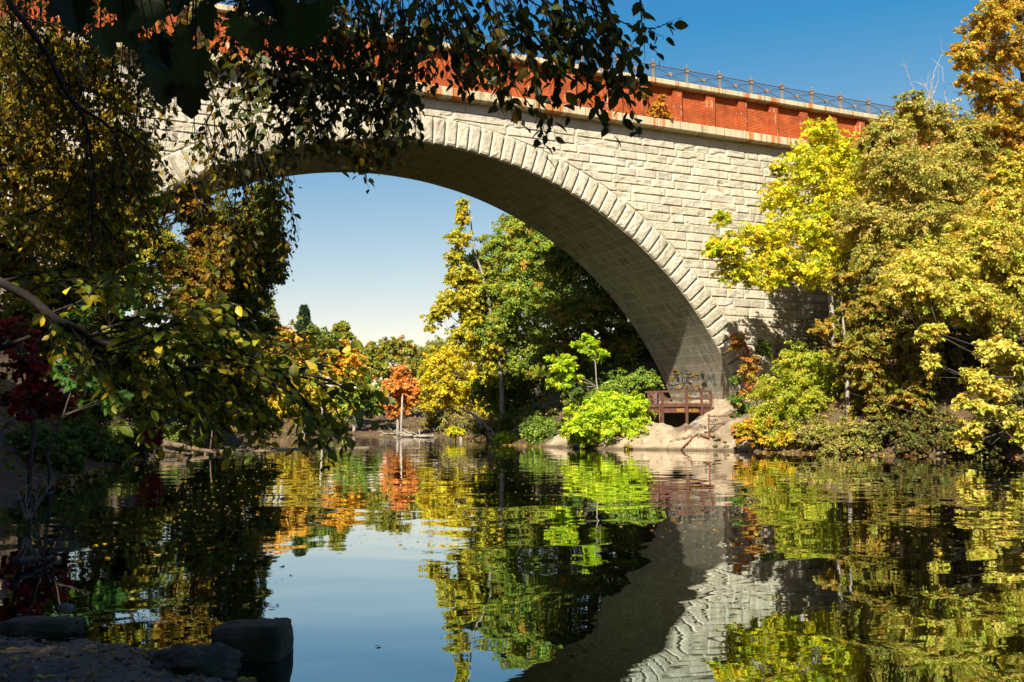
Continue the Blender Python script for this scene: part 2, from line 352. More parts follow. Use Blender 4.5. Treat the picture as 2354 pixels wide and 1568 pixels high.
# rock-faced ashlar blocks
V, S, Lp, T = [], [], [], []; nv = 0
def addgrid(P, tint):
    global nv
    m, n = P.shape[:2]; idx = np.arange(m*n).reshape(m, n)+nv
    q = np.stack([idx[:-1, :-1], idx[:-1, 1:], idx[1:, 1:], idx[1:, :-1]], -1).reshape(-1, 4)
    V.append(P.reshape(-1, 3)); Lp.append(q); T.append(np.tile(tint, (m*n, 1))); nv += m*n
zs_ = [-.4]
while zs_[-1] < 17.0: zs_.append(zs_[-1]+.60-.15*max(zs_[-1], 0)/17)
zs_ = list(np.array(zs_)*1.0+(17.1-zs_[-1])*np.linspace(0, 1, len(zs_)))
for ci in range(len(zs_)-1):
    z0, z1 = zs_[ci], zs_[ci+1]; hc = z1-z0
    for side in (1, -1):
        x = 0.0; xe = BX1 if side > 0 else -BX0
        first = True; zz = min(z1, ZC+RE)
        xs0 = math.sqrt(max(RE**2-(zz-ZC)**2, 0)); x = xs0
        off = rng.uniform(.5, 1.6)
        if z1 < -.2: x = RE
        while x < xe:
            ln = rng.choice([rng.uniform(.9, 1.5), rng.uniform(1.5, 3.1)], p=[.35, .65]) if not first else off+.7
            x1 = min(x+ln, xe)
            nx, nz = max(6, int((x1-x)/.11)), 9
            u, v = np.meshgrid(np.linspace(0, 1, nx), np.linspace(0, 1, nz))
            zg = z0+.003+v*(hc-.006)
            xl = np.sqrt(np.maximum(RE**2-(zg-ZC)**2, 0))+.004 if first else x+.004
            xg = xl+u*np.maximum(x1-.004-xl, .01)
            de = np.minimum(np.minimum(u, 1-u)*(x1-x), np.minimum(v, 1-v)*hc)
            m = sstep(-.01, .05, de)
            sd = rng.uniform(0, 90); amp = rng.uniform(.6, 1.5)
            nse = fbm(xg*2.6+sd, zg*4.2, xg*0+sd, 5)
            chip = sstep(.56, .68, fbm(xg*1.3+sd*3, zg*2.4+7, xg*0, 3))*rng.choice([0, 1, 1.4], p=[.5, .3, .2])
            y = -.008-m*(.02+amp*.085*(nse-.25).clip(0, 1)+.05*(1-v)*rng.uniform(.1, 1)-.06*chip*(1-v))
            P = np.stack([side*xg, y, zg], -1)
            if side < 0: P = P[:, ::-1]
            t = rng.uniform(.86, 1.08)*np.array([1, rng.uniform(.97, 1.0), rng.uniform(.92, 1.0)])
            addgrid(P, t); x = x1; first = False
me = npmesh('spandrel_wall', np.concatenate(V), [4]*sum(len(q) for q in Lp), np.concatenate(Lp).ravel(), False, col=np.concatenate(T))
link('spandrel_wall', me, STONE, bridge)
# voussoir ring
V, Lp, T = [], [], []; nv = 0
ph0, ph1 = R_(19.5), R_(160.5); nvs = int(round((ph1-ph0)*RI/.615))
for k in range(nvs):
    a0, a1 = ph0+(ph1-ph0)*k/nvs, ph0+(ph1-ph0)*(k+1)/nvs
    sv = np.array([0, .02, .14, .15, .25, .36, .47, .58, .69, .80, .86, .87, .98, 1.0]); rv = np.array([0, .012, .05, .12, .2, .32, .44, .56, .68, .8, .9, .96, .985, 1.0])
    s, r = np.meshgrid(sv, rv)
    ds = np.minimum(s, 1-s)*.615; dr = np.minimum(r, 1-r)*(RE-RI)
    m = np.clip((ds-.008)/.082, 0, 1)*np.clip((dr-.01)/.08, 0, 1)
    sd = rng.uniform(0, 90); inn = sstep(.08, .12, ds)*sstep(.08, .14, dr)
    an = a0+s*(a1-a0); rr = RI+r*(RE-RI)
    x, z = rr*np.cos(an), ZC+rr*np.sin(an)
    y = .006-m*.17-inn*.09*(fbm(s*.6*7+sd, r*1.4*7, s*0+sd, 4)-.3)*rng.uniform(.6, 1.3)
    addgrid(np.stack([x, y, z], -1)[:, ::-1], rng.uniform(.9, 1.08)*np.array([1, .985, rng.uniform(.93, .99)]))
me = npmesh('arch_ring', np.concatenate(V), [4]*sum(len(q) for q in Lp), np.concatenate(Lp).ravel(), False, col=np.concatenate(T))
link('arch_ring', me, STONE, bridge)
back = MB(); an = np.linspace(ph0, ph1, 120)
back.grid(np.stack([np.stack([r*np.cos(an), an*0+WD+.05, ZC+r*np.sin(an)], -1) for r in (RI, RE)])); back.build('rear_ring', FRIEZE, bridge)
# barrel soffit
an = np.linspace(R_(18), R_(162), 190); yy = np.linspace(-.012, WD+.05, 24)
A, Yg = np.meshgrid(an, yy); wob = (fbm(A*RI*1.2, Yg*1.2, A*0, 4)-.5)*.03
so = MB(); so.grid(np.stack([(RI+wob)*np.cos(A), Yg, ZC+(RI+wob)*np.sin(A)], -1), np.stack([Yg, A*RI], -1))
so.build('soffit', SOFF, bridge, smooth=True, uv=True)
# frieze, cornice, brick parapet, coping
def joints(x0, x1, a, b):
    r = []; x = x0
    while x < x1: n = min(x+rng.uniform(a, b), x1); r.append((x, n)); x = n
    return r
fz = MB()
for a, b in joints(BX0, BX1, 2.4, 3.4): fz.box(a+.012, b-.012, -.03-rng.uniform(0, .02), .4, 17.11, 17.6)
fz.box(BX0, BX1, .1, WD, 17.1, 17.6); fz.build('frieze', FRIEZE, bridge)
def cornice(name, z0, z1, ov, mat):
    c = MB()
    for a, b in joints(BX0, BX1, 2.1, 2.5):
        y0 = -ov-rng.uniform(0, .012); a += .006; b -= .006
        prof = [(.3, z0), (y0+.06, z0), (y0, z0+.07), (y0, z1-.03), (y0+.03, z1), (.3, z1)]
        V_ = [(x, y, z) for x in (a, b) for y, z in prof]; n = len(prof)
        c.add(V_, [[i, i+n, (i+1) % n+n, (i+1) % n] for i in range(n)]+[list(range(n)), [i+n for i in range(n)][::-1]])
    c.box(BX0, BX1, .29, WD+.4, z0, z1-.01)
    return c.build(name, mat, bridge)
cornice('cornice', 17.60, 18.10, .62, COPE)
bw = MB()
P = np.array([[(BX0, -.06, 18.08), (BX1, -.06, 18.08)], [(BX0, -.06, 20.10), (BX1, -.06, 20.10)]], float); bw.grid(P, P[..., [0, 2]])
bw.box(BX0, BX1, -.05, WD, 18.08, 20.09)
brick = bw.build('brick_parapet', BRICK, bridge, uv=True)
def uvbox(x0, x1, y0, y1, z0, z1):
    b = MB(); b.box(x0, x1, y0, y1, z0, z1); v = b.V[0]; b.UV[0] = np.stack([v[:, 0]+v[:, 1], v[:, 2]], -1); return b
SP = 2.243
k0 = int(math.floor((BX0-12.52)/SP))+1
for k in range(k0, 40):
    x = 12.52+k*SP
    if -26 < x < 36: uvbox(x, x+.58, -.27, -.061, 18.09, 20.09).build('pilaster', BRICKP, brick, uv=True)
cornice('coping', 20.10, 20.43, .50, COPE)
# railings
def railing(name, Y, label, mesh):
    t = empty(name, (0, Y, 20.42), label, 'railing')
    zb, zt = 20.42, 21.42
    xs_ = [13.5+k*SP for k in range(-17, 11)]
    for x in xs_:
        p = MB()
        p.box(x-.09, x+.09, Y-.09, Y+.09, zb, zb+.12); p.box(x-.055, x+.055, Y-.055, Y+.055, zb+.12, zt-.12)
        p.box(x-.10, x+.10, Y-.10, Y+.10, zt-.30, zt-.10); p.box(x-.13, x+.13, Y-.13, Y+.13, zt-.10, zt-.05)
        p.lathe(x, Y, [(.11, zt-.05), (.06, zt), (.03, zt+.03), (.055, zt+.08), (.045, zt+.13), (.01, zt+.17)], 8)
        p.build('post', IRONP, t)
    r = MB()
    for z in (zt-.18,): r.tube([(xs_[0], Y, z), (xs_[-1], Y, z)], .034, 8)
    r.build('top_rail', IRON, t); r = MB(); r.tube([(xs_[0], Y, zb+.08), (xs_[-1], Y, zb+.08)], .025, 6); r.build('bottom_rail', IRON, t)
    for a, b in zip(xs_[:-1], xs_[1:]):
        c = MB(); c.tube([(a, Y, zt-.24), (b, Y, zb+.12)], .021, 5); c.tube([(a, Y+.045, zb+.12), (b, Y+.045, zt-.24)], .021, 5); br_ = c.build('cross_brace', IRON, t)
        c = MB(); m_ = (a+b)/2; an = np.linspace(0, 2*math.pi, 13)[:-1]; zc_ = (zt-.24+zb+.12)/2
        Vv = [(m_+.12*math.cos(q), yq, zc_+.12*math.sin(q)) for yq in (Y-.05, Y+.06) for q in an]
        c.add(Vv, [[i, (i+1) % 12, 12+(i+1) % 12, 12+i] for i in range(12)]+[list(range(12))[::-1], list(range(12, 24))]); c.build('medallion', IRONP, br_)
    if mesh:
        w = MB()
        for x in np.arange(xs_[0], xs_[-1], .085): w.box(x-.004, x+.004, Y+.10, Y+.107, zb+.06, zt-.2)
        for z in np.arange(zb+.06, zt-.2, .085): w.box(xs_[0], xs_[-1], Y+.1075, Y+.114, z-.004, z+.004)
        w.build('wire_mesh', WIRE, t)
    return t
railing('iron_railing', -.2, 'iron bridge railing with crossed braces and round medallions, facing the river', True)
railing('iron_railing', WD-.1, 'second iron railing along the far edge of the bridge deck', False)

# ------------------------------------------------------------------ ledge and footing
lx, ly = np.meshgrid(np.arange(10.0, 22.6, .08), np.arange(-6.8, 8.2, .08))
ls = sdist(lx, ly); lo = np.maximum(ls, 0)
rock = np.where(ls > 0, np.minimum(.62*lo, .30+.34*lo), ls*.5)
rock = np.minimum(rock, 1.25+.04*lo-.62*sstep(15.0, 15.8, lx)*sstep(.2, .8, ly)*sstep(18.4, 17.9, lx))+(fbm(lx*.9, ly*.9, lx*0, 5)-.5)*.7*np.minimum(lo, 1)+(np.abs(fbm(lx*1.7+3, ly*.6, lx*0+4, 4)-.5)*-.5+.06)*np.minimum(lo, 1)
slab = 2.74-.40*(19.15-lx)-.02*np.maximum(-ly-1, 0)
sl_m = sstep(.2, -.1, ly-.1-.66*(lx-15.7))*sstep(-4.2, -3.2, ly)
slab = np.where(lx > 19.15, 2.74+.05*(lx-19.15), slab)
foot = 2.78*sstep(18.2, 18.45, lx)*sstep(-4.2, -3.4, ly)
lz = np.maximum(rock, np.where(ls > -.3, slab*sl_m+(1-sl_m)*-2, -2)); lz = np.maximum(lz, np.where(lx > 18, foot, -2))
lz = lz-2.2*sstep(20.3, 22.4, lx)*sstep(-2, -5, ly)
mb = MB(); mb.grid(np.stack([lx, ly, lz+(fbm(lx*4, ly*4, lx*0+8, 3)-.5)*.12*np.minimum(lo, 1)-.10*np.minimum(lo, 1)*sstep(.50, .53, fbm(lx*1.1+9, ly*1.1, lz*2.5, 4))], -1)); tag(mb.build('bank_ledge', LEDGE, smooth=True), kind='structure')
def ledge_z(x, y):
    i, j = int(round((y+6.8)/.08)), int(round((x-10.0)/.08)); return float(lz[min(max(i, 0), lz.shape[0]-1), min(max(j, 0), lz.shape[1]-1)])
lm = LEDGE.node_tree; pb = [q for q in lm.nodes if q.type == 'BSDF_PRINCIPLED'][0]; src = pb.inputs['Base Color'].links[0].from_socket
ge = lm.nodes.new('ShaderNodeNewGeometry'); sx_ = lm.nodes.new('ShaderNodeSeparateXYZ'); lm.links.new(ge.outputs['Position'], sx_.inputs[0])
wr_ = lm.nodes.new('ShaderNodeValToRGB'); wr_.color_ramp.elements[0].position = .06; wr_.color_ramp.elements[0].color = (.30, .27, .22, 1); wr_.color_ramp.elements[1].position = .20; wr_.color_ramp.elements[1].color = (1, 1, 1, 1)
lm.links.new(sx_.outputs[2], wr_.inputs[0]); mm_ = lm.nodes.new('ShaderNodeMix'); mm_.data_type = 'RGBA'; mm_.blend_type = 'MULTIPLY'; mm_.inputs[0].default_value = 1   # wet line by the water
lm.links.new(src, mm_.inputs[6]); lm.links.new(wr_.outputs[0], mm_.inputs[7]); lm.links.new(mm_.outputs[2], pb.inputs['Base Color'])
for i, (x, y, r) in enumerate([(1470, 1020, 10), (1445, 1026, 8), (1512, 1012, 7), (1585, 1024, 6), (1665, 1020, 12)]):
    TUFTS = globals().setdefault('TUFTS', []); TUFTS.append((x, y, r))
# cobbles set along the ledge foot
for k in range(26):
    x = rng.uniform(13.2, 15.6); y = -1.8-(x-13.2)*1.0+rng.uniform(-.5, .6); z = ledge_z(x, y)
    b = MB(); u, v = np.meshgrid(np.linspace(0, 2*math.pi, 10), np.linspace(.05, math.pi-.05, 6)); s0 = rng.uniform(.11, .2)
    b.grid(np.stack([x+s0*np.cos(u)*np.sin(v)*(1+.2*np.sin(3*u+k)), y+s0*.8*np.sin(u)*np.sin(v), z+.01+s0*.5*np.cos(v)], -1))
    tag(b.build('cobble', ROCK, smooth=True), 'dark rounded cobble set in the pale ledge by the waterline', 'stone', 'cobbles in the ledge at the arch foot')

# ------------------------------------------------------------------ viewing platform
cor, lef, rig = np.array([15.72, .25]), np.array([14.85, 3.1]), np.array([17.55, .55])
bk = np.array([18.3, 3.0])
plat = empty('viewing_platform', (15.7, .3, 1.2), 'brown steel viewing platform with railings on posts under the arch foot', 'platform')
zd = 2.36
def p3(q, z): return np.array([q[0], q[1], z])
dk = (lef, cor, rig, np.array([18.15, 1.4]), np.array([18.15, 6.4]), np.array([15.7, 6.4])); d = MB(); d.add([p3(q, z) for z in (zd-.07, zd) for q in dk], [[5, 4, 3, 2, 1, 0], [6, 7, 8, 9, 10, 11]]+[[i, (i+1) % 6, 6+(i+1) % 6, 6+i] for i in range(6)]); d.build('deck', BROWN, plat)
for a, b in ((lef, cor), (cor, rig)):
    m_ = MB(); m_.beam(p3(a, zd+.06), p3(b, zd+.06), .05, .2); m_.build('toe_board', BROWN, plat)
    ins = lambda q: q+(np.array([16.6, 2.0])-q)*.08
    m_ = MB(); m_.beam(p3(ins(a), zd-.24), p3(ins(b), zd-.24), .10, .26); bm_ = m_.build('beam', BROWN, plat)
    m_ = MB(); m_.beam(p3(a, zd+.83), p3(b, zd+.83), .12, .10); m_.build('top_rail', BROWN, plat)
    m_ = MB(); m_.beam(p3(a, zd+.40), p3(b, zd+.40), .05, .09); m_.build('mid_rail', BROWN, plat)
for q, zb_, mt in ((lef+(cor-lef)*.08, .5, BROWN), (lef+(cor-lef)*.42, .55, BROWN), (cor, .75, BROWN), (rig, 2.0, BROWN), (cor+(rig-cor)*.62, 1.1, BROWN)):
    m_ = MB(); m_.beam(p3(q, zb_), p3(q, zd+.80), .11, .11, (0, 1, 0)); m_.build('post', mt, plat)
m_ = MB(); m_.tube([p3(lef+(cor-lef)*.36-[.06, .06], .95), p3(lef+(cor-lef)*.36-[.06, .06], zd+.1)], .03, 6); m_.build('pipe', RUST, plat)
m_ = MB(); m_.beam(p3(rig, zd+.83), p3(rig+[.5, .6], zd+.2), .08, .08); m_.build('end_brace', BROWN, plat)
for q in (lef+[.9, .3], lef+[1.6, 1.2]):
    m_ = MB(); m_.beam(p3(q, 1.2), p3(q, zd+.8), .09, .09, (0, 1, 0)); m_.build('rear_post', PURPLE, plat)
st = empty('stair', (16.2, 4.6, 2.3), 'faded purple steel stair rising behind the viewing platform', 'stair')
for o_ in (0, .9):
    m_ = MB(); m_.beam((15.2+o_*.5, 3.9+o_, zd-.1), (17.2+o_*.5, 6.6+o_, zd+1.1), .06, .24); m_.build('stringer', PURPLE, st)
    m_ = MB(); m_.beam((15.2+o_*.5, 3.9+o_, zd+.7), (17.2+o_*.5, 6.6+o_, zd+1.9), .06, .08); m_.build('handrail', PURPLE, st)
for k in range(8):
    t_ = k/8+.05; m_ = MB(); m_.beam((15.2+2*t_, 3.9+2.7*t_, zd-.1+1.2*t_), (15.65+2*t_, 4.8+2.7*t_, zd-.1+1.2*t_), .25, .04); m_.build('tread', PURPLE, st)
pr = empty('pipe_railing', (15.6, -1.8, .6), 'thin rusty pipe railing standing on the pale ledge', 'railing')
def ledge_hit(X, Y):
    v = ray(X/1.7407, Y/1.7407); v = v/math.hypot(v[0], v[1])
    for t in np.arange(44, 64, .05):
        p = CAM+v*t
        if 10.1 < p[0] < 22 and -6.6 < p[1] < 8 and p[2] < max(ledge_z(p[0], p[1]), 0): return p
    return CAM+v*52
q0 = ledge_hit(2836, 1754); x0, Yp, z0 = q0; q1 = np.array([x0+1.9, Yp+.35, 0]); zt_ = z0+1.25
m_ = MB(); m_.tube([(x0, Yp, z0-.25), (x0, Yp, zt_)], .04, 6); m_.build('post', RUST, pr)
m_ = MB(); m_.tube([(q1[0], q1[1], z0+.1), (q1[0], q1[1], zt_+.05)], .04, 6); m_.build('post', RUST, pr)
for h in (.72, 1.12): m_ = MB(); m_.tube([(x0, Yp, z0+h), (q1[0], q1[1], z0+h+.05)], .03, 6); m_.build('rail', RUST, pr)
bp_ = [ledge_hit(*q)+np.array([-.05, -.08, .05]) for q in ((2832, 1754), (2806, 1747), (2785, 1744), (2769, 1755), (2748, 1778), (2724, 1800))]
m_ = MB(); m_.tube(bp_, .045, 6); tag(m_.build('drain_pipe', RUST), 'bent rusty pipe running down the pale ledge into the water', 'pipe')
sm = empty('pipe_stub', (14.2, -1.6, .8), 'small rusty pipe frame at the foot of the platform post', 'pipe')
a_ = ledge_hit(2741, 1728); m_ = MB(); m_.tube([a_-[0, 0, .2], a_+[0, 0, .3]], .03, 6); m_.build('stub', RUST, sm)
m_ = MB(); m_.tube([a_+[0, 0, .24], a_+[.55, .2, .27]], .022, 6); m_.build('bar', RUST, sm)

# ------------------------------------------------------------------ graffiti
def oncyl(x, y):
    v = ray(x, y); a = v[0]**2+v[2]**2; b = 2*(CAM[0]*v[0]+(CAM[2]-ZC)*v[2]); c = CAM[0]**2+(CAM[2]-ZC)**2-RI**2
    t = (-b+math.sqrt(b*b-4*a*c))/(2*a); p = CAM+t*v; return p[1], math.atan2(p[2]-ZC, p[0])
def stroke(mb, pts, w):       # pts in (along barrel y, arc metre) on the soffit
    pts = np.asarray(pts, float)
    if len(pts) > 2:
        t = np.linspace(0, len(pts)-1, (len(pts)-1)*3+1); pts = np.stack([np.interp(t, np.arange(len(pts)), pts[:, i]) for i in (0, 1)], -1)
    T = np.gradient(pts, axis=0); T /= np.linalg.norm(T, axis=1, keepdims=True)+1e-9; Nn = np.stack([-T[:, 1], T[:, 0]], -1)*w/2
    g = []
    for sgn in (1, -1):
        q = pts+sgn*Nn; r = RI-.026; g.append(np.stack([r*np.cos(q[:, 1]/RI), q[:, 0], ZC+r*np.sin(q[:, 1]/RI)], -1))
    mb.grid(np.stack(g))
def gz(x, y): a, b = oncyl((2640+x*.12757)/1.7407, (1440+y*.12757)/1.7407); return (a, b*RI)
def G(mb, pts, w): stroke(mb, [gz(*p) for p in pts], w*.72)
def blob(mb, cx, cy, rx, ry, seed):
    c = gz(cx, cy); ex = gz(cx+rx, cy); ey = gz(cx, cy+ry); n = 14; r = RI-.022
    Vv = []
    for i in range(n):
        q = 2*math.pi*i/n; k = .75+.4*_h(np.float64(i), np.float64(seed), np.float64(3))
        y_ = c[0]+k*(math.cos(q)*(ex[0]-c[0])+math.sin(q)*(ey[0]-c[0])); s_ = c[1]+k*(math.cos(q)*(ex[1]-c[1])+math.sin(q)*(ey[1]-c[1]))
        Vv.append((r*math.cos(s_/RI), y_, ZC+r*math.sin(s_/RI)))
    mb.add(Vv, [list(range(n))])
def ell(cx, cy, rx, ry, a=0, b=2*math.pi, n=12): return [(cx+rx*math.cos(a+(b-a)*i/n), cy+ry*math.sin(a+(b-a)*i/n)) for i in range(n+1)]
gk, gy_, gb, gw = MB(), MB(), MB(), MB()
for i, a in enumerate([(480, 310, 90, 35), (520, 420, 130, 30), (370, 590, 65, 75), (1020, 480, 60, 45), (1180, 440, 70, 28), (1100, 410, 22, 60), (850, 500, 50, 25), (560, 860, 90, 60), (800, 880, 60, 60), (1060, 850, 45, 70), (1200, 770, 60, 50), (900, 1110, 60, 60), (690, 800, 30, 60), (1230, 850, 40, 40), (960, 1150, 40, 25)]): blob(gy_, *a, i)
for i, a in enumerate([(430, 720, 150, 60), (900, 400, 68, 60), (940, 500, 30, 40), (760, 650, 55, 95), (600, 840, 120, 60), (1060, 1120, 200, 60), (980, 680, 60, 50), (1050, 900, 40, 25), (560, 1130, 60, 50)]): blob(gw, *a, i+40)
for i, a in enumerate([(570, 620, 42, 110), (1330, 480, 50, 90), (1390, 760, 95, 55), (990, 1090, 60, 45), (960, 730, 45, 30)]): blob(gk, *a, i+80)
for pts, w in [(ell(905, 405, 80, 68, .9, 6.9), .07), ([(950, 450), (985, 500), (965, 545), (925, 540), (905, 490)], .06), (ell(875, 430, 12, 18), .05), (ell(922, 415, 12, 22), .05),
    ([(240, 770), (280, 690), (300, 790), (340, 660), (370, 790), (430, 640), (470, 770), (520, 660)], .05), (ell(530, 560, 80, 60, 3.1, 6.2), .05), (ell(530, 560, 60, 40, 3.1, 6.2), .04),
    (ell(745, 640, 48, 95), .06), (ell(745, 640, 24, 60), .04), (ell(905, 620, 75, 90, .8, 5.6), .06), (ell(905, 640, 40, 50, 1, 5.2), .05), ([(1000, 560), (1040, 540), (1060, 620), (1010, 590), (1090, 600)], .05),
    ([(1110, 480), (1110, 560), (1160, 610), (1200, 520), (1210, 600), (1250, 530), (1270, 600)], .05), (ell(1335, 420, 60, 60), .06), (ell(1400, 650, 70, 40), .05), (ell(1390, 770, 80, 50), .06),
    ([(230, 830), (270, 860), (260, 930), (230, 950)], .04), ([(300, 930), (350, 860), (330, 960), (420, 830), (440, 960), (490, 900), (500, 960)], .05), ([(660, 790), (700, 870), (760, 800), (820, 920)], .05),
    ([(830, 860), (880, 840), (890, 900), (860, 940)], .05), ([(960, 830), (975, 930)], .05), ([(1000, 820), (1040, 830), (1010, 880), (1050, 880)], .05), ([(1200, 870), (1230, 940), (1300, 930), (1360, 860), (1440, 960)], .06),
    ([(380, 1150), (400, 1200), (430, 1150), (450, 1210), (480, 1160), (510, 1200)], .04), ([(600, 1240), (620, 1300), (650, 1240), (670, 1300), (710, 1240)], .04), ([(1320, 1040), (1400, 1180), (1440, 1080), (1490, 1190), (1500, 1060)], .05), ([(1080, 1040), (1100, 1110), (1140, 1050), (1160, 1120)], .05),
    (ell(690, 390, 40, 30), .05), ([(430, 330), (460, 420), (530, 360), (560, 440)], .04)]: G(gk, pts, w)
for pts, w in [([(1440, 450), (1500, 430), (1530, 500), (1500, 560), (1570, 520), (1540, 460)], .05), ([(1470, 560), (1520, 600), (1540, 540)], .05), ([(1570, 470), (1590, 530), (1660, 520), (1690, 450), (1720, 440)], .05), ([(1640, 430), (1660, 470), (1700, 480)], .05),
    ([(1560, 560), (1610, 660), (1600, 580), (1650, 560), (1690, 660), (1660, 540), (1730, 560), (1760, 610)], .05), ]: G(gb, pts, w)
heart, mark = MB(), MB(); G(heart, [(1720, 790), (1670, 710), (1690, 680), (1715, 705), (1740, 675), (1755, 700), (1720, 790)], .045); heart.build('heart_graffiti', PBLUE, bridge); G(mark, [(1160, 1250), (1180, 1280), (1210, 1240), (1230, 1280), (1250, 1240)], .06); mark.build('blue_mark', PBLUE, bridge)
g1 = gy_.build('yellow_graffiti', PYEL, bridge); gw.build('white_graffiti', PWHITE, bridge)
for mb_, mt, nm, lift in ((gk, PBLACK, 'black_graffiti', .006), (gb, PBLUE, 'blue_graffiti', .006)): mb_.build(nm, mt, bridge)
# scrawl on the slab and the beam
def slabz(x, y): return 2.74-.40*(19.15-x)+.035
sg = MB()
def S(pts, w, mbx):
    out = []
    for x, y in pts:
        D = ((2640+x*.15309)/1.7407, (1560+y*.15309)/1.7407); v = ray(*D)
        n = np.array([-.40, 0, 1]); t = (2.74-.40*19.15+.035-(CAM[2]-.40*CAM[0]))/(v[2]-.40*v[0]); out.append(CAM+t*v)
    out = np.array(out); T = np.gradient(out, axis=0); T /= np.linalg.norm(T, axis=1, keepdims=True)+1e-9
    Nn = np.cross(T, np.array([-.37, 0, .93]))*w/2; mbx.grid(np.stack([out+Nn, out-Nn]))
sb = MB()
for pts, w in [([(1010, 900), (1060, 880), (1040, 920), (1050, 940), (990, 945)], .04), ([(1060, 940), (1130, 920), (1090, 930), (1080, 990)], .04), ([(1110, 990), (1140, 940), (1160, 980)], .04), ([(1170, 930), (1160, 1000), (1190, 990), (1200, 950), (1190, 1000), (1230, 990)], .04),
    ([(1300, 750), (1290, 800), (1340, 760), (1350, 800), (1380, 760), (1400, 800)], .04), ([(1420, 790), (1440, 750), (1460, 800), (1490, 760), (1510, 800)], .04), ([(1270, 670), (1310, 650), (1320, 690)], .04), ([(1350, 700), (1400, 660), (1440, 690)], .04), ([(1340, 930), (1380, 980), (1420, 900), (1470, 880)], .035), ([(1340, 1000), (1370, 1020), (1400, 960)], .035)]: S(pts, w, sg)
for pts, w in [([(870, 890), (900, 860), (880, 910), (940, 870), (900, 920)], .12), ([(940, 780), (1000, 730), (960, 800)], .05), ([(1300, 820), (1400, 830), (1480, 830)], .05)]: S(pts, w, sb)
sgo = sg.build('black_scrawl', PBLACK, bridge); sb.build('blue_scrawl', PBLUE, bridge)
by = MB(); zbm = zd-.24
for seg, n_, (t0, t1) in (((lef, cor), 4, (.78, .96)), ((cor, rig), 5, (.06, .5))):
    a, b = seg; c0 = np.array([16.6, 2.0]); a = a+(c0-a)*.08; b = b+(c0-b)*.08; dr = (b-a)/np.linalg.norm(b-a); nrm = np.array([dr[1], -dr[0]]); 
    if nrm @ (CAM[:2]-a) < 0: nrm = -nrm
    for k in range(n_):
        base = a+(b-a)*(t0+(t1-t0)*k/n_)+nrm*.056; st_ = np.linalg.norm(b-a)*(t1-t0)/n_*.7
        for (u0, w0, u1, w1) in random.Random(k+n_).sample([(0, -.07, 0, .09), (0, .09, 1, .09), (1, .09, 1, -.07), (0, -.07, 1, -.07), (0, 0, 1, 0), (0, .09, 1, -.07)], 4):
            by.beam(p3(base+dr*st_*u0, zbm+w0), p3(base+dr*st_*u1, zbm+w1), .012, .028, (*nrm, 0) if w0 != w1 else (0, 0, 1))
by.build('yellow_lettering', PYEL, plat)

# ------------------------------------------------------------------ leaves
QUAD = (np.array([(0, 0, 0), (.45, .34, .06), (1, 0, -.05), (.45, -.34, .06)]), [[0, 3, 2, 1]])
OVATE = (np.array([(0, 0, 0), (.34, 0, .0), (.7, 0, -.03), (1.0, 0, -.12), (.16, .2, .03), (.42, .3, .05), (.74, .2, .0), (.16, -.2, .03), (.42, -.3, .05), (.74, -.2, .0)]),
         [[0, 1, 5, 4], [1, 2, 6, 5], [2, 3, 6], [0, 7, 8, 1], [1, 8, 9, 2], [2, 9, 3]])
_mp = [(0, 0), (.02, .10), (-.12, .30), (.06, .34), (.16, .52), (.28, .40), (.42, .58), (.50, .50), (.60, .60), (.62, .42), (.58, .30), (.74, .30), (.82, .20), (.88, .22), (1.0, 0)]
MAPLE = (np.array([(x, y, .30*abs(y)-.28*x*x) for x, y in _mp]+[(x, -y, .26*abs(y)-.28*x*x) for x, y in _mp[1:-1]]), [list(range(14, -1, -1)), [0]+list(range(15, 28))+[14]])
_ok = [(0, 0), (.12, .05), (.20, .20), (.27, .07), (.40, .30), (.46, .09), (.60, .30), (.66, .09), (.80, .20), (.84, .07), (1.0, 0)]
OAK = (np.array([(x, y, -.1*x*x) for x, y in _ok]+[(x, -y, -.1*x*x) for x, y in _ok[1:-1]]), [list(range(10, -1, -1)), [0]+list(range(11, 20))+[10]])
def unit(a): return a/np.maximum(np.linalg.norm(a, axis=-1, keepdims=True), 1e-9)
def leaf_mesh(name, P, A, Nn, Ls, col, tmpl=QUAD):
    A = unit(A); Sd = unit(np.cross(Nn, A)); Nn = np.cross(A, Sd); V0, F0 = tmpl; k = len(V0); n = len(P)
    Ls = np.asarray(Ls).reshape(-1, 1, 1)
    V = P[:, None]+Ls*(A[:, None]*V0[None, :, 0:1]+Sd[:, None]*V0[None, :, 1:2]+Nn[:, None]*V0[None, :, 2:3])
    lo = np.array([i for f in F0 for i in f]); lo = (lo[None]+np.arange(n)[:, None]*k).ravel()
    return npmesh(name, V.reshape(-1, 3), np.tile([len(f) for f in F0], n), lo, False, col=np.repeat(col, k, axis=0))
def colours(rng, pal, n, jit=.16):
    pal = np.array(pal); c = pal[rng.integers(0, len(pal), n)]
    return np.clip(c*(1+rng.normal(0, jit, (n, 1)))*(1+rng.normal(0, .06, (n, 3))), .002, .9)
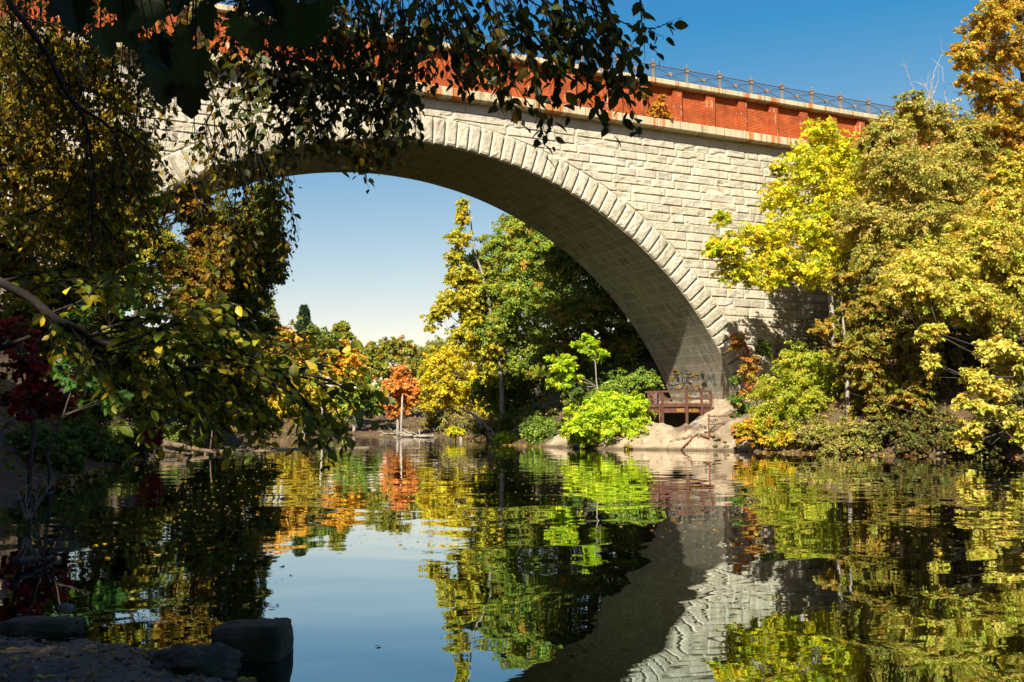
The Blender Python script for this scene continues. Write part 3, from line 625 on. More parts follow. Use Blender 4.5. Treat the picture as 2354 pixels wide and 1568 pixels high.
def crown_pts(rng, clumps, n, pal, rcs=.30, per=45, flat_=.6, fill=.22, mixp=.3):
    """clumps: rows cx cy cz rx ry rz; leaves sit on flat sprays that reach outwards from each clump"""
    cl = np.array(clumps, float); w = (cl[:, 3]*cl[:, 5])**.85; w /= w.sum()
    P, O, Cc = [], [], []
    for i, c in enumerate(cl):
        m = max(int(n*w[i]), 20); k = max(5, int(m/per)); rad = c[3:6]; mr = rad.mean()
        d = unit(rng.normal(size=(k, 3)))
        lump = .62+.76*fbm(d[:, 0]*1.6+i*3.1, d[:, 1]*1.6, d[:, 2]*1.6+i, 2)
        a = unit(d*np.array([1, 1, .55])+rng.normal(0, .38, (k, 3))*[1, 1, .6]+[0, 0, .08])
        c0 = d*rad*(rng.uniform(.12, .86, k)*lump)[:, None]
        ln = np.clip(mr*rng.uniform(.28, .62, k)*(.6+1.0*rcs), .15, 1.7); wd = ln*rng.uniform(.16, .30, k)
        sd = unit(np.cross(a, [0, 0, 1.])+1e-4); u2 = np.cross(sd, a)
        j = rng.integers(0, k, m); t = rng.random(m)**.75
        p = c0[j]+a[j]*(ln[j]*t)[:, None]+sd[j]*(rng.normal(size=m)*wd[j]*(1.05-.6*t))[:, None]+u2[j]*(rng.normal(size=m)*ln[j]*.075)[:, None]
        p[:, 2] -= .30*ln[j]*t*t
        pc = colours(rng, pal, k, .16); lc = colours(rng, pal, m, .16)
        P.append(p+c[:3]); O.append(unit(a[j]*.7+d[j]*.5)); Cc.append(pc[j]*(1-mixp)*(1+rng.normal(0, .14, (m, 1)))+lc*mixp)
    return np.concatenate(P), np.concatenate(O), np.clip(np.concatenate(Cc), .002, .9)
def orient(rng, O, up=.4, out=.5, rnd=.5, droop=.35):
    n = len(O); Nn = unit(np.array([0, 0, up])+O*out+rng.normal(size=(n, 3))*rnd)
    A = rng.normal(size=(n, 3))+O*.5+np.array([0, 0, -droop*2]); A -= Nn*(A*Nn).sum(1, keepdims=True)
    return A, Nn
def limbs(mb, rng, base, trunk, r0, targets, k=7, twigs=3):
    trunk = np.array([base]+list(trunk), float); n = len(trunk)
    t = np.linspace(0, n-1, n*4-3); pts = np.stack([np.interp(t, np.arange(n), trunk[:, i]) for i in range(3)], -1)
    L = np.linalg.norm(np.diff(pts, axis=0), axis=1).sum(); wob = rng.normal(0, .012*L, pts.shape); wob[0] = 0
    for _ in range(2): wob[1:-1] = (wob[:-2]+wob[1:-1]*2+wob[2:])/4
    pts = pts+wob; rad = r0*(1-.8*np.linspace(0, 1, len(pts))); rad[0] *= 1.35
    mb.tube(pts, rad, k)
    for tg in targets:
        tg = np.asarray(tg, float); dz = np.abs(pts[:, 2]-(tg[2]-.45*np.hypot(tg[0]-pts[:, 0], tg[1]-pts[:, 1]))); i = int(np.clip(np.argmin(dz), len(pts)//3, len(pts)-2))
        a = pts[i]; mid = a+(tg-a)*.5+np.array([0, 0, -.08*np.linalg.norm(tg-a)])+rng.normal(0, .06, 3)*np.linalg.norm(tg-a)
        q = np.linspace(0, 1, 7)[:, None]; c = (1-q)**2*a+2*q*(1-q)*mid+q*q*tg; r = rad[i]*.6
        mb.tube(c, r*(1-.82*q[:, 0]), 5)
        for _ in range(twigs):
            j = rng.integers(2, 7); e = c[j]+rng.normal(0, 1, 3)*np.linalg.norm(tg-a)*.22; mb.tube([c[j], (c[j]+e)/2+rng.normal(0, .05, 3), e], [r*.35, r*.22, r*.08], 4)
def px_clumps(rng, lst, Y, dep=1.0, spread=.5):
    out = []
    for c in lst:
        x, y, rx = c[:3]; rz = c[3] if len(c) > 3 else rx; p = atY(x, y, Y); s = depth(p)/FPX
        p = p+np.array([FW[0], FW[1], 0])*rng.uniform(-spread, spread)*rx*s
        out.append((*p, rx*s, rx*s*dep, rz*s))
    return out
TREES = []
def tree(name, label, cat, lst, Y, n, L, pal, seed, base=None, top=None, r0=.2, group=None, bark=None, tmpl=QUAD, per=70, rcs=.38, flat_=.6, droop=.35, up=.4, trunk=True, spread=.5, dep=1.0, twigs=3, fill=.22, nlimb=9, wood='trunk'):
    n = int(n*2.0); rng = np.random.default_rng(seed); cl = px_clumps(rng, lst, Y, dep, spread) if not isinstance(lst[0], tuple) or len(lst[0]) < 6 else list(lst)
    ca = np.array(cl)
    if base is None: bx, by = np.average(ca[:, 0], weights=ca[:, 3]), np.average(ca[:, 1], weights=ca[:, 3])
    elif len(base) == 2: q = atY(base[0], base[1], Y); bx, by = q[0], q[1]
    elif base[2] is None: bx, by = base[:2]; base = base[:2]
    else: bx, by = base[0], base[1]
    bz = zat(bx, by)-.15 if (base is None or len(base) == 2) else base[2]
    t = empty(name, (bx, by, bz), label, cat, group)
    if trunk:
        hi = ca[np.argmax(ca[:, 2])]; tp = np.array([hi[0], hi[1], hi[2]]) if top is None else atY(top[0], top[1], Y)
        b = np.array([bx, by, bz]); mb = MB()
        sel = list(range(len(ca))); rng.shuffle(sel)
        limbs(mb, rng, b, [b+(tp-b)*np.array([.12, .12, .35])+rng.normal(0, .1, 3), b+(tp-b)*np.array([.5, .5, .7]), tp], r0, [ca[i, :3] for i in sel[:nlimb]], twigs=twigs)
        mb.build(wood, bark or BARK, t, smooth=True)
    P, O, col = crown_pts(rng, cl, n, pal, rcs if rcs < .25 else max(rcs, .36), per, flat_, fill)
    keep = P[:, 2] > .06; P, O, col = P[keep], O[keep], col[keep]
    A, Nn = orient(rng, O, up=up, droop=droop)
    me = leaf_mesh('crown', P, A, Nn, L*rng.uniform(.65, 1.25, len(P)), col, tmpl); link('crown', me, LEAF, t)
    TREES.append(t); return t
YG = [(.80, .70, .02), (.62, .60, .02), (.84, .70, .03), (.34, .42, .02), (.50, .52, .02), (.24, .32, .02), (.72, .52, .03)]
OLV = [(0.463, 0.379, 0.074), (0.518, 0.407, 0.092), (0.333, 0.351, 0.056), (0.592, 0.463, 0.13), (0.259, 0.287, 0.046)]
TAN = [(.62, .52, .08), (.56, .46, .07), (.50, .50, .06), (.40, .44, .05), (.66, .54, .11), (.54, .34, .05), (.36, .40, .05)]
ORY = [(.56, .36, .03), (.60, .44, .05), (.44, .36, .05), (.34, .31, .05), (.55, .30, .03)]
GRN = [(0.144, 0.255, 0.032), (0.208, 0.319, 0.04), (0.287, 0.367, 0.047), (0.351, 0.383, 0.047), (0.16, 0.287, 0.04)]
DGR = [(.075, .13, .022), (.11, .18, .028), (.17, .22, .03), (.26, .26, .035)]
GLD = [(.56, .50, .04), (.44, .45, .035), (.66, .48, .04), (.34, .40, .04), (.60, .54, .05)]
ORG = [(.72, .30, .07), (.66, .36, .06), (.62, .22, .06), (.70, .42, .10)]
BYG = [(0.524, 0.647, 0.019), (0.4, 0.554, 0.019), (0.647, 0.678, 0.031), (0.277, 0.431, 0.019)]
MUT = [(0.3, 0.25, 0.088), (0.275, 0.275, 0.062), (0.4, 0.3, 0.1), (0.188, 0.213, 0.05), (0.45, 0.35, 0.075)]
LFT = [(.26, .27, .025), (.34, .30, .025), (.42, .33, .025), (.17, .21, .02), (.36, .22, .02), (.14, .20, .025)]
RED = [(0.456, 0.019, 0.023), (0.334, 0.015, 0.019), (0.547, 0.046, 0.023), (0.213, 0.019, 0.015)]
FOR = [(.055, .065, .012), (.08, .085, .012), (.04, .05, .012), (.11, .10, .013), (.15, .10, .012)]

# right bank, in front of the bridge
tree('young_hickory', 'bright yellow-green tree spreading against the sunlit granite wall right of the arch', 'tree',
     [(1885, 300, 45, 35), (1935, 345, 75, 45), (1860, 380, 70, 50), (1800, 445, 55, 45), (1900, 450, 85, 55), (1830, 520, 75, 45), (1745, 535, 55, 32), (1670, 560, 50, 26), (1655, 500, 24, 22), (1660, 585, 45, 16), (1710, 612, 62, 26), (1795, 612, 45, 24), (1890, 570, 60, 45), (1790, 385, 22, 18), (1700, 640, 46, 16), (1780, 642, 50, 20), (1850, 625, 60, 34), (1640, 572, 28, 15), (1955, 430, 60, 50), (1950, 520, 60, 50), (1780, 580, 60, 40)],
     -5, 33000, .16, YG, 1, base=(1925, 900), top=(1890, 330), r0=.17, per=26, rcs=.24, nlimb=10, twigs=2, bark=BARKP)
tree('vine_hung_tree', 'tall olive-tan leafed tree behind the yellow-green tree, seed tufts at its top', 'tree',
     [(2030, 310, 60, 45), (2090, 250, 40, 35), (2140, 270, 60, 50), (2050, 400, 90, 65), (2150, 400, 90, 70), (2000, 500, 80, 60), (2100, 510, 90, 60), (2210, 330, 60, 70), (2010, 600, 60, 50), (2225, 450, 80, 70), (2000, 330, 35, 25)],
     -8, 64000, .135, OLV, 2, base=(25.5, -6, None), r0=.28, bark=BARKP, per=50, droop=.6)
tree('orange_oak', 'tallest orange-yellow tree rising above the others at the right edge of the photo', 'tree',
     [(2265, 55, 55, 42), (2330, 20, 60, 55), (2225, 115, 40, 34), (2310, 120, 60, 45), (2230, 185, 38, 26), (2290, 215, 60, 45), (2345, 290, 50, 60), (2215, 145, 30, 20), (2270, 290, 60, 40)],
     -9, 27200, .15, ORY, 3, base=(33, -8, None), r0=.3, per=55, rcs=.27)
tree('bittersweet_tree', 'tan and orange leafed tree hung with vines above the dark right bank', 'tree',
     [(2150, 600, 90, 62), (2255, 560, 80, 70), (2320, 470, 55, 70), (2085, 660, 70, 50), (2215, 680, 80, 50), (2330, 640, 50, 75), (2330, 390, 40, 50), (2170, 700, 60, 40), (2300, 730, 60, 40)],
     -15, 51200, .135, TAN, 4, base=(25, -13, None), r0=.25, per=50, droop=.7)
tree('drooping_elm', 'elm with big yellow-green leaves on branches drooping over the shaded right bank', 'tree',
     [(2300, 800, 55, 32), (2340, 840, 40, 40), (2240, 870, 30, 32), (2215, 925, 22, 16), (2250, 935, 40, 16), (2230, 980, 26, 26), (2320, 960, 40, 22), (2345, 1000, 24, 22), (2290, 900, 36, 20), (2225, 1015, 22, 12), (2140, 760, 26, 30), (2135, 830, 14, 26)],
     -19.5, 4600, .2, [(.62, .56, .09), (.56, .40, .06), (.46, .48, .06), (.66, .58, .12)], 5, base=(23.5, -18.5, None), top=(2350, 700), r0=.16, per=26, rcs=.4, droop=.8, spread=.3)
for i, (lst, Y, n, b, lab) in enumerate([
    ([(1945, 700, 32, 50), (1955, 780, 34, 45), (1930, 640, 40, 35), (1965, 850, 36, 45), (1900, 750, 36, 22), (1975, 920, 36, 40), (1930, 810, 34, 30)], groundY(1950, 945)-.5, 9000, (1950, 950), 'pale slender trunk with sparse yellow leaves beside the round bush'),
    ([(2020, 700, 50, 55), (2035, 780, 50, 55), (2010, 860, 45, 55), (2030, 940, 46, 45), (1990, 800, 40, 50)], groundY(2025, 965)-.5, 12000, (2022, 968), 'slim tree wrapped to the ground in yellow-green vine'),
    ([(2085, 760, 56, 50), (2110, 840, 50, 46), (2070, 910, 50, 40)], groundY(2090, 950)-.4, 8000, (2090, 955), 'thin vine covered sapling on the shady bank below the tan tree')]):
    tree('slender_tree', lab, 'tree', lst, Y, n, .15, [(.38, .30, .04), (.30, .30, .04), (.46, .28, .04), (.2, .22, .03)], 20+i, base=b, r0=.12, bark=BARKP, per=45, droop=.7, group='slender trees on the right bank')
tree('round_shrub', 'large rounded yellow-green shrub at the right foot of the arch', 'shrub',
     [(1850, 840, 76, 56), (1800, 910, 84, 66), (1895, 905, 90, 70), (1850, 975, 105, 50), (1940, 965, 62, 56), (1775, 975, 56, 46), (1930, 870, 50, 46), (1890, 1010, 80, 26), (1960, 1005, 44, 28)], -6, 40000, .12, [(.42, .45, .03), (.35, .41, .025), (.48, .43, .04), (.26, .32, .025)], 6, base=(1850, 1010), r0=.08, per=50, rcs=.22, wood='stem', fill=.3)
tree('waterline_maple', 'low yellow and orange leafed shrub overhanging the water below the round shrub', 'shrub',
     [(1720, 978, 34, 18), (1760, 962, 36, 14), (1705, 1000, 26, 14), (1735, 1008, 26, 12)], -6.0, 2600, .15, [(.55, .38, .02), (.55, .22, .03), (.45, .42, .02), (.5, .45, .03)], 7, base=(1745, 1020), r0=.05, per=40, wood='stem')
tree('waterline_maple', 'low clear yellow shrub over the water, right of the orange-tipped one', 'shrub',
     [(1815, 1005, 46, 14), (1790, 1015, 24, 10), (1850, 1012, 26, 11)], -7.6, 2200, .15, [(.5, .42, .02), (.42, .42, .02), (.55, .36, .02)], 8, base=(1820, 1030), r0=.05, per=40, wood='stem')
tree('sumac', 'narrow orange sumac climbing along the lower arch stones', 'shrub',
     [(1700, 785, 20, 28), (1722, 835, 24, 30), (1735, 890, 22, 28), (1722, 945, 20, 22), (1705, 905, 14, 12)], -2.2, 3000, .14, [(.52, .20, .04), (.45, .16, .04), (.48, .30, .04), (.3, .26, .04)], 9, base=(1735, 1000), r0=.05, per=34, wood='stem')
tree('green_sprig_bush', 'green leafed sprigs reaching left over the sloping slab', 'shrub',
     [(1692, 872, 18, 9), (1690, 918, 22, 11), (1712, 940, 22, 18), (1715, 985, 20, 14), (1755, 800, 22, 25), (1690, 955, 14, 10)], -2.6, 2200, .14, [(.10, .19, .03), (.14, .22, .03), (.2, .26, .03)], 10, base=(1740, 980), r0=.04, per=34, wood='stem')
for i, (x, y, r, Y) in enumerate([(2010, 985, 34, -10), (2075, 970, 40, -12), (2140, 960, 44, -14), (2210, 1000, 40, -16), (2290, 985, 50, -17), (2120, 880, 46, -11), (2200, 840, 50, -12), (2330, 900, 50, -14), (2100, 1012, 34, -14), (2260, 1022, 34, -18)]):
    tree('bank_shrub', ['low', 'sprawling', 'dense', 'thin', 'wide', 'high', 'tall', 'edge', 'small', 'waterside'][i]+' dark brownish shrub '+['at the foot of the vine wrapped tree', 'left of the middle of the shaded bank', 'in the middle of the shaded bank', 'by the waterline under the elm tips', 'under the drooping elm', 'on the slope under the tan tree', 'halfway up the slope behind the elm tips', 'high on the bank at the right frame edge', 'just above the water, mid shaded bank', 'at the water under the lowest elm leaves'][i],
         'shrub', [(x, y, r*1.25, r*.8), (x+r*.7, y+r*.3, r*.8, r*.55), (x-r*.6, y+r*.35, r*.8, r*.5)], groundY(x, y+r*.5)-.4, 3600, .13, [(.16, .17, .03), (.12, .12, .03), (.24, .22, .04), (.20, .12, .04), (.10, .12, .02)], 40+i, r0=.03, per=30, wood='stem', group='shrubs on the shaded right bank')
tree('bank_tree', 'olive tree high on the slope behind the slender trees', 'tree', [(2000, 420, 80, 70), (2080, 560, 90, 80), (1980, 600, 70, 60), (2160, 480, 90, 80), (2050, 700, 80, 60)], -3.5, 14000, .19, OLV, 71, r0=.2, bark=BARKP, per=45, group='trees backing the right bank')
tree('bank_tree', 'orange and olive tree at the right edge above the drooping elm', 'tree', [(2300, 380, 80, 80), (2240, 520, 90, 80), (2330, 560, 70, 80), (2180, 640, 80, 60), (2300, 700, 80, 60)], -8, 14000, .19, OLV+ORY, 72, r0=.2, per=45, group='trees backing the right bank')
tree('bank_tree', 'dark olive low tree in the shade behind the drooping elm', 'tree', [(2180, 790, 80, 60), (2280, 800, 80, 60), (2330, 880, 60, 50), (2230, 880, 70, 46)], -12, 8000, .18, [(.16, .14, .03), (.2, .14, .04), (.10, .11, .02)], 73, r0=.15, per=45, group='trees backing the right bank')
for i, (x, y, r) in enumerate([(1890, 985, 46), (1955, 990, 50), (1925, 1025, 34), (1990, 1015, 38)]):
    tree('bank_brush', ['tan brush just right of the round shrub', 'tan brush under the pale slender trunk', 'low tan brush at the water between the yellow shrub and the dark bank', 'tan brush at the left end of the dark bank'][i], 'brush', [(x, y, r, r*.7), (x+r*.6, y+r*.3, r*.7, r*.45), (x-r*.6, y+r*.3, r*.7, r*.45)], groundY(x, y+r*.4)-.5, 2600, .12, MUT+[(.34, .36, .04), (.28, .30, .035)], 90+i, r0=.03, per=24, wood='stem', group='tan brush on the right bank')
for i, (x, y, r) in enumerate([(1385, 905, 40), (1440, 880, 44), (1480, 870, 34), (1250, 985, 40)]):
    tree('slope_bush', ['dark green bush on the slope above the sunlit bright shrub', 'dark green bush on the slope left of the stair', 'small dark bush beside the stair top', 'dark bush by the shaded waterline below the oak'][i], 'bush', [(x, y, r, r*.7), (x+r*.6, y+r*.3, r*.7, r*.45), (x-r*.6, y+r*.3, r*.7, r*.45)], groundY(x, y+r*.4)-.4, 2600, .16, GRN, 95+i, r0=.03, per=24, wood='stem', group='bushes on the slope behind the platform')
for i, (x, y, r) in enumerate(TUFTS):
    tree('weed_tuft', ['yellowish weed tuft on the ledge by the waterline', 'small weed tuft at the left tip of the pale ledge', 'tiny weed in the crack of the ledge below the platform', 'tiny weed beside the rusty drain pipe', 'weed tuft at the right end of the pale ledge'][i], 'weed', [(x, y, r, r*.6)], groundY(x, y+r)+(.3 if i < 2 else .8), 160, .09, [(.42, .34, .05), (.3, .32, .04), (.36, .22, .04)], 140+i, r0=.01, per=12, wood='stem', nlimb=2, twigs=1)
tag((lambda b_: (b_.tube([atY(2634/1.7407, 1738/1.7407, -.6), atY(2650/1.7407, 1775/1.7407, -.9), atY(2658/1.7407, 1802/1.7407, -1.0)], [.012, .022, .03], 5), b_.build('stick', DEADW))[1])(MB()), 'thin dead stick leaning down the pale ledge into the water', 'stick')
# bare twigs above the vine hung tree
rng = np.random.default_rng(77); mb = MB()
for k in range(9):
    a = atY(2100+k*9, 300, -6.5); tip = atY(2075+rng.uniform(0, 95), rng.uniform(130, 215), -6.5); q = np.linspace(0, 1, 6)[:, None]
    c = a+(tip-a)*q+rng.normal(0, .12, (6, 3)); mb.tube(c, np.linspace(.03, .008, 6), 4)
    for j in range(4):
        i = rng.integers(2, 6); mb.tube([c[i], c[i]+(tip-a)*rng.uniform(.1, .25)+rng.normal(0, .3, 3)], [.012, .005], 3)
mb.tube([atY(2140, 640, -6.5), atY(2135, 300, -6.5)], [.12, .05], 6)
tag(mb.build('bare_tree', DEADW), 'leafless grey twigs standing up against the sky above the olive tree', 'tree')
tree('ledge_sapling', 'small orange-leafed sapling rooted on the ledge of the brick parapet', 'sapling',
     [(1515, 243, 20, 16), (1530, 265, 16, 14), (1500, 262, 13, 13), (1520, 225, 11, 10)], -.42, 900, .13, [(.58, .30, .03), (.55, .36, .06), (.5, .22, .02)], 11, base=(atY(1520, 290, -.35)[0], -.33, 18.1), r0=.03, per=30, wood='stem', spread=.1)
tree('ledge_sapling', 'tiny yellow sprout on the parapet ledge, left of the orange sapling', 'sapling',
     [(1478, 212, 9, 9)], -.4, 120, .12, [(.5, .36, .04), (.45, .38, .06)], 12, base=(atY(1478, 225, -.35)[0], -.33, 18.1), r0=.02, per=20, wood='stem', spread=.1)

# behind the bridge, right bank
tree('bright_shrub', 'sunlit bright yellow-green shrub beside the viewing platform', 'shrub',
     [(1400, 930, 62, 32), (1350, 962, 55, 36), (1455, 930, 40, 30), (1325, 985, 40, 24), (1415, 980, 55, 34), (1340, 1008, 36, 14), (1465, 965, 26, 22)], 2.4, 14000, .15, BYG, 13, base=(1400, 1015), r0=.07, per=44, wood='stem')
tree('understory_sapling', 'lime green sapling lit under the arch above the bright shrub', 'sapling',
     [(1345, 795, 40, 17), (1290, 835, 40, 20), (1275, 880, 30, 14), (1350, 775, 20, 10), (1375, 815, 24, 14), (1310, 865, 26, 14)], 6.2, 3000, .17, BYG, 14, base=(1385, 960), top=(1350, 790), r0=.07, bark=BARKP, per=36, rcs=.36)
tree('bank_oak', 'tall green oak with orange tinged leaves left of the middle of the arch opening', 'tree',
     [(1190, 520, 50, 36), (1245, 545, 70, 46), (1150, 570, 50, 42), (1225, 610, 80, 50), (1130, 640, 46, 46), (1195, 680, 80, 50), (1140, 735, 55, 44), (1280, 530, 40, 26), (1270, 680, 70, 56), (1215, 770, 80, 46), (1160, 830, 60, 50), (1240, 850, 70, 46), (1105, 610, 36, 40), (1095, 680, 40, 40), (1110, 760, 50, 40), (1130, 700, 50, 50)],
     23, 72000, .18, GRN+[(.50, .28, .03), (.42, .44, .04), (.36, .42, .04), (.30, .36, .04)], 15, base=(1240, 985), top=(1220, 530), r0=.32, per=44)
tree('shaded_oak', 'dark shaded oak with heavy bent limbs close behind the arch pier', 'tree',
     [(1330, 600, 85, 55), (1400, 680, 90, 70), (1320, 720, 85, 60), (1455, 780, 70, 70), (1380, 810, 90, 55), (1290, 800, 70, 50), (1470, 860, 60, 60), (1300, 590, 60, 30)],
     12.5, 41600, .18, [(.11, .19, .025), (.16, .25, .03), (.26, .31, .035), (.18, .22, .03), (.40, .22, .03)], 19, base=(1400, 960), top=(1350, 600), r0=.34, per=44)
tree('sycamore', 'leaning golden sycamore with a tall spire standing left of the oak', 'tree',
     [(1063, 468, 12, 20), (1062, 500, 18, 22), (1055, 545, 28, 26), (1045, 590, 26, 22), (1048, 640, 24, 28), (1042, 690, 38, 26), (1060, 630, 32, 34), (998, 730, 24, 16), (1015, 712, 30, 18), (1075, 690, 36, 36), (1085, 735, 32, 24), (1060, 770, 40, 22), (1090, 660, 26, 34), (990, 755, 14, 10), (1110, 800, 40, 28), (1130, 850, 26, 26)],
     22, 17000, .19, GLD, 16, base=(1150, 985), top=(1062, 460), r0=.2, bark=BARKP, per=30, rcs=.38, spread=.3)
tree('bank_maple', 'dense green and orange tree behind the oaks near the pier', 'tree',
     [(1350, 540, 60, 50), (1440, 620, 70, 80), (1500, 760, 60, 90), (1400, 880, 90, 60), (1300, 900, 90, 60), (1200, 900, 80, 60)], 31, 16000, .26, GRN+[(.40, .17, .02)], 17, r0=.3)
tree('yellow_birch', 'golden yellow tree just left of the leaning sycamore trunk', 'tree',
     [(1010, 835, 44, 34), (1060, 815, 44, 32), (1095, 870, 50, 40), (1005, 885, 40, 32), (1050, 905, 52, 42), (1110, 930, 45, 38), (985, 930, 26, 18)], 36, 18200, .22, [(.72, .56, .025), (.64, .54, .025), (.56, .48, .03), (.48, .44, .03)], 18, base=(1060, 990), r0=.2, bark=BARKP, per=40)
tree('understory_tree', 'mid green understory tree between the sycamore trunk and the sunlit sapling', 'tree', [(1180, 880, 60, 50), (1230, 920, 60, 46), (1150, 930, 40, 40), (1260, 860, 50, 40), (1120, 890, 40, 40)], 27, 11000, .22, GRN+[(.42, .42, .03)], 74, base=(17.5, 28, None), r0=.12, per=36)
tree('understory_tree', 'shady green understory tree right behind the viewing platform', 'tree', [(1440, 860, 60, 56), (1390, 880, 60, 50), (1490, 850, 40, 50), (1330, 900, 50, 40), (1510, 800, 30, 50)], 10, 9000, .18, [(.08, .14, .02), (.12, .18, .025), (.18, .22, .03)], 75, base=(17.5, 10.5, None), r0=.12, per=36)
for i, (x, y, rx, rz, Y, pal, lab) in enumerate([(1000, 965, 36, 22, 38, MUT, 'muted tan bush at the far shore below the yellow birch'), (1060, 965, 46, 30, 32, MUT, 'wide grey-green bush on the shore left of the sycamore foot'), (1120, 975, 36, 26, 24, MUT, 'small olive bush just left of the sycamore foot'),
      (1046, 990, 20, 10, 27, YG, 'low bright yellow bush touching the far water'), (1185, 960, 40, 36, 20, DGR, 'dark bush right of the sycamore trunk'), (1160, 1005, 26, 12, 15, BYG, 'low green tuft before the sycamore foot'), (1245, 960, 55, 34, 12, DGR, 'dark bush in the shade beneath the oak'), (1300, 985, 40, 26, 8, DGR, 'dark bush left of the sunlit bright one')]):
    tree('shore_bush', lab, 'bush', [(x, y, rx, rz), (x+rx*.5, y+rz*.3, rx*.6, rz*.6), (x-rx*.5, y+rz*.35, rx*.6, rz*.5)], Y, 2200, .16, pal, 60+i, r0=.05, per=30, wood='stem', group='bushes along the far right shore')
# far bank
far = [('orange_maple', 'orange maple with pale trunks on the far point of land', ORG, [(918, 850, 16, 16), (925, 870, 26, 16), (900, 890, 26, 15), (948, 888, 24, 15), (925, 908, 36, 16), (896, 922, 22, 13), (952, 918, 22, 14), (920, 936, 30, 14), (905, 950, 16, 10)], 62, 6000, (912, 985), BARKP),
 ('green_tree', 'green rounded tree with orange tips behind the orange maple', [(0.19, 0.26, 0.028), (0.24, 0.28, 0.033), (0.32, 0.32, 0.033), (0.54, 0.30, 0.033)], [(870, 805, 36, 24), (920, 795, 40, 24), (960, 825, 30, 28), (850, 845, 34, 32), (905, 850, 40, 34), (950, 865, 34, 30)], 84, 7000, None, BARK),
 ('golden_maple', 'golden orange tree left of the far green tree', [(0.74, 0.43, 0.033), (0.68, 0.38, 0.033), (0.70, 0.51, 0.044)], [(800, 825, 36, 30), (822, 860, 30, 26), (775, 850, 30, 30), (800, 800, 22, 16)], 76, 5000, None, BARKP),
 ('golden_maple', 'wide tan-orange tree beneath the far spruce', [(0.74, 0.43, 0.055), (0.65, 0.38, 0.044), (0.68, 0.51, 0.066)], [(640, 770, 46, 24), (690, 790, 40, 26), (610, 795, 40, 28), (660, 810, 50, 26)], 82, 5600, None, BARK),
 ('green_tree', 'green domed tree right of the far spruce', [(0.14, 0.22, 0.033), (0.19, 0.26, 0.033), (0.24, 0.27, 0.033)], [(722, 770, 36, 24), (752, 790, 36, 28), (700, 800, 40, 30)], 86, 5000, None, BARK),
 ('green_tree', 'small tree with a round crown rising above the far treeline', [(0.22, 0.28, 0.033), (0.30, 0.31, 0.033), (0.41, 0.32, 0.033)], [(787, 752, 20, 12), (775, 768, 16, 10), (800, 770, 16, 11)], 98, 1700, None, BARK),
 ('yellow_tree', 'yellow leafed tree low on the far bank behind the hanging branch tip', [(0.68, 0.51, 0.033), (0.57, 0.46, 0.033), (0.41, 0.38, 0.033)], [(600, 900, 46, 36), (570, 930, 36, 30), (640, 930, 40, 32)], 48, 5200, None, BARK),
 ('yellow_tree', 'orange-yellow tree on the far bank below the wide tan-orange one', [(0.61, 0.41, 0.033), (0.49, 0.38, 0.033), (0.38, 0.35, 0.033)], [(690, 880, 46, 40), (730, 920, 46, 36), (680, 930, 46, 36)], 62, 5200, None, BARKP),
 ('green_tree', 'dark green understory tree beside the far sandy bank', GRN, [(800, 910, 44, 40), (770, 940, 40, 30), (840, 900, 40, 40), (860, 930, 30, 26)], 72, 4600, None, BARKP),
 ('green_tree', 'muted green tree seen between the orange maple and the golden birch', [(0.18, 0.22, 0.033), (0.24, 0.24, 0.033), (0.34, 0.27, 0.044)], [(975, 850, 40, 40), (960, 900, 36, 36), (990, 815, 30, 24)], 70, 4600, None, BARK),
 ('green_tree', 'pale green tree low on the skyline left of the golden birch', [(0.30, 0.30, 0.055), (0.38, 0.34, 0.066), (0.24, 0.27, 0.055)], [(985, 805, 36, 16), (1020, 795, 44, 20), (940, 815, 40, 18)], 120, 3000, None, BARK),
 ('green_tree', 'grey-green tree low on the skyline behind the golden maple', [(0.20, 0.24, 0.055), (0.27, 0.27, 0.055)], [(830, 812, 30, 16), (790, 830, 40, 22), (860, 825, 36, 20)], 118, 2600, None, BARK),
 ('golden_maple', 'rust brown tree on the skyline behind the green domed one', [(0.47, 0.30, 0.055), (0.38, 0.27, 0.055), (0.54, 0.32, 0.055)], [(745, 815, 40, 24), (700, 830, 50, 28), (800, 850, 40, 24)], 112, 3200, None, BARK),
 ('green_tree', 'dark green undergrowth tree behind the left spit of mud', DGR, [(540, 890, 50, 44), (500, 930, 50, 40), (570, 950, 40, 30)], 40, 5000, None, BARK)]
for i, (nm, lab, pal, lst, Y, n, b, bk_) in enumerate(far):
    tree(nm, lab, 'tree', lst, Y, n, .26+.0012*Y, pal, 100+i, base=b, r0=.22, bark=bk_, per=36, rcs=.26, twigs=1, group='trees on the far bank')
# spruce
rng = np.random.default_rng(5); sp = atY(697, 850, 96); sp[2] = zat(sp[0], sp[1]); tp = atY(697, 700, 96); H_ = tp[2]-sp[2]
spruce = empty('spruce', sp, 'blue-green conical spruce rising above the far treeline', 'tree'); mb = MB(); mb.tube([sp, tp], [.35, .03], 6); mb.build('trunk', BARK, spruce)
n = 9000; hh = rng.random(n)**.75; lay = hh+rng.normal(0, .01, n); th = rng.uniform(0, 6.283, n); rr = (1.02-lay)*H_*.27*rng.uniform(.1, 1, n)**.6*(.62+.5*vn(th*2.6, hh*13, hh*0)+.25*np.sin(hh*55+th*2))+.08
P = np.stack([sp[0]+rr*np.cos(th), sp[1]+rr*np.sin(th), sp[2]+H_*(lay-.02)-.22*rr], -1); O = np.stack([np.cos(th), np.sin(th), 0*th-.3], -1)
me = leaf_mesh('crown', P, O+rng.normal(0, .3, (n, 3)), unit(rng.normal(0, .4, (n, 3))+[0, 0, 1]), rng.uniform(.35, .7, n), colours(rng, [(.06, .11, .06), (.08, .13, .07), (.1, .15, .07)], n)); link('crown', me, LEAF, spruce)
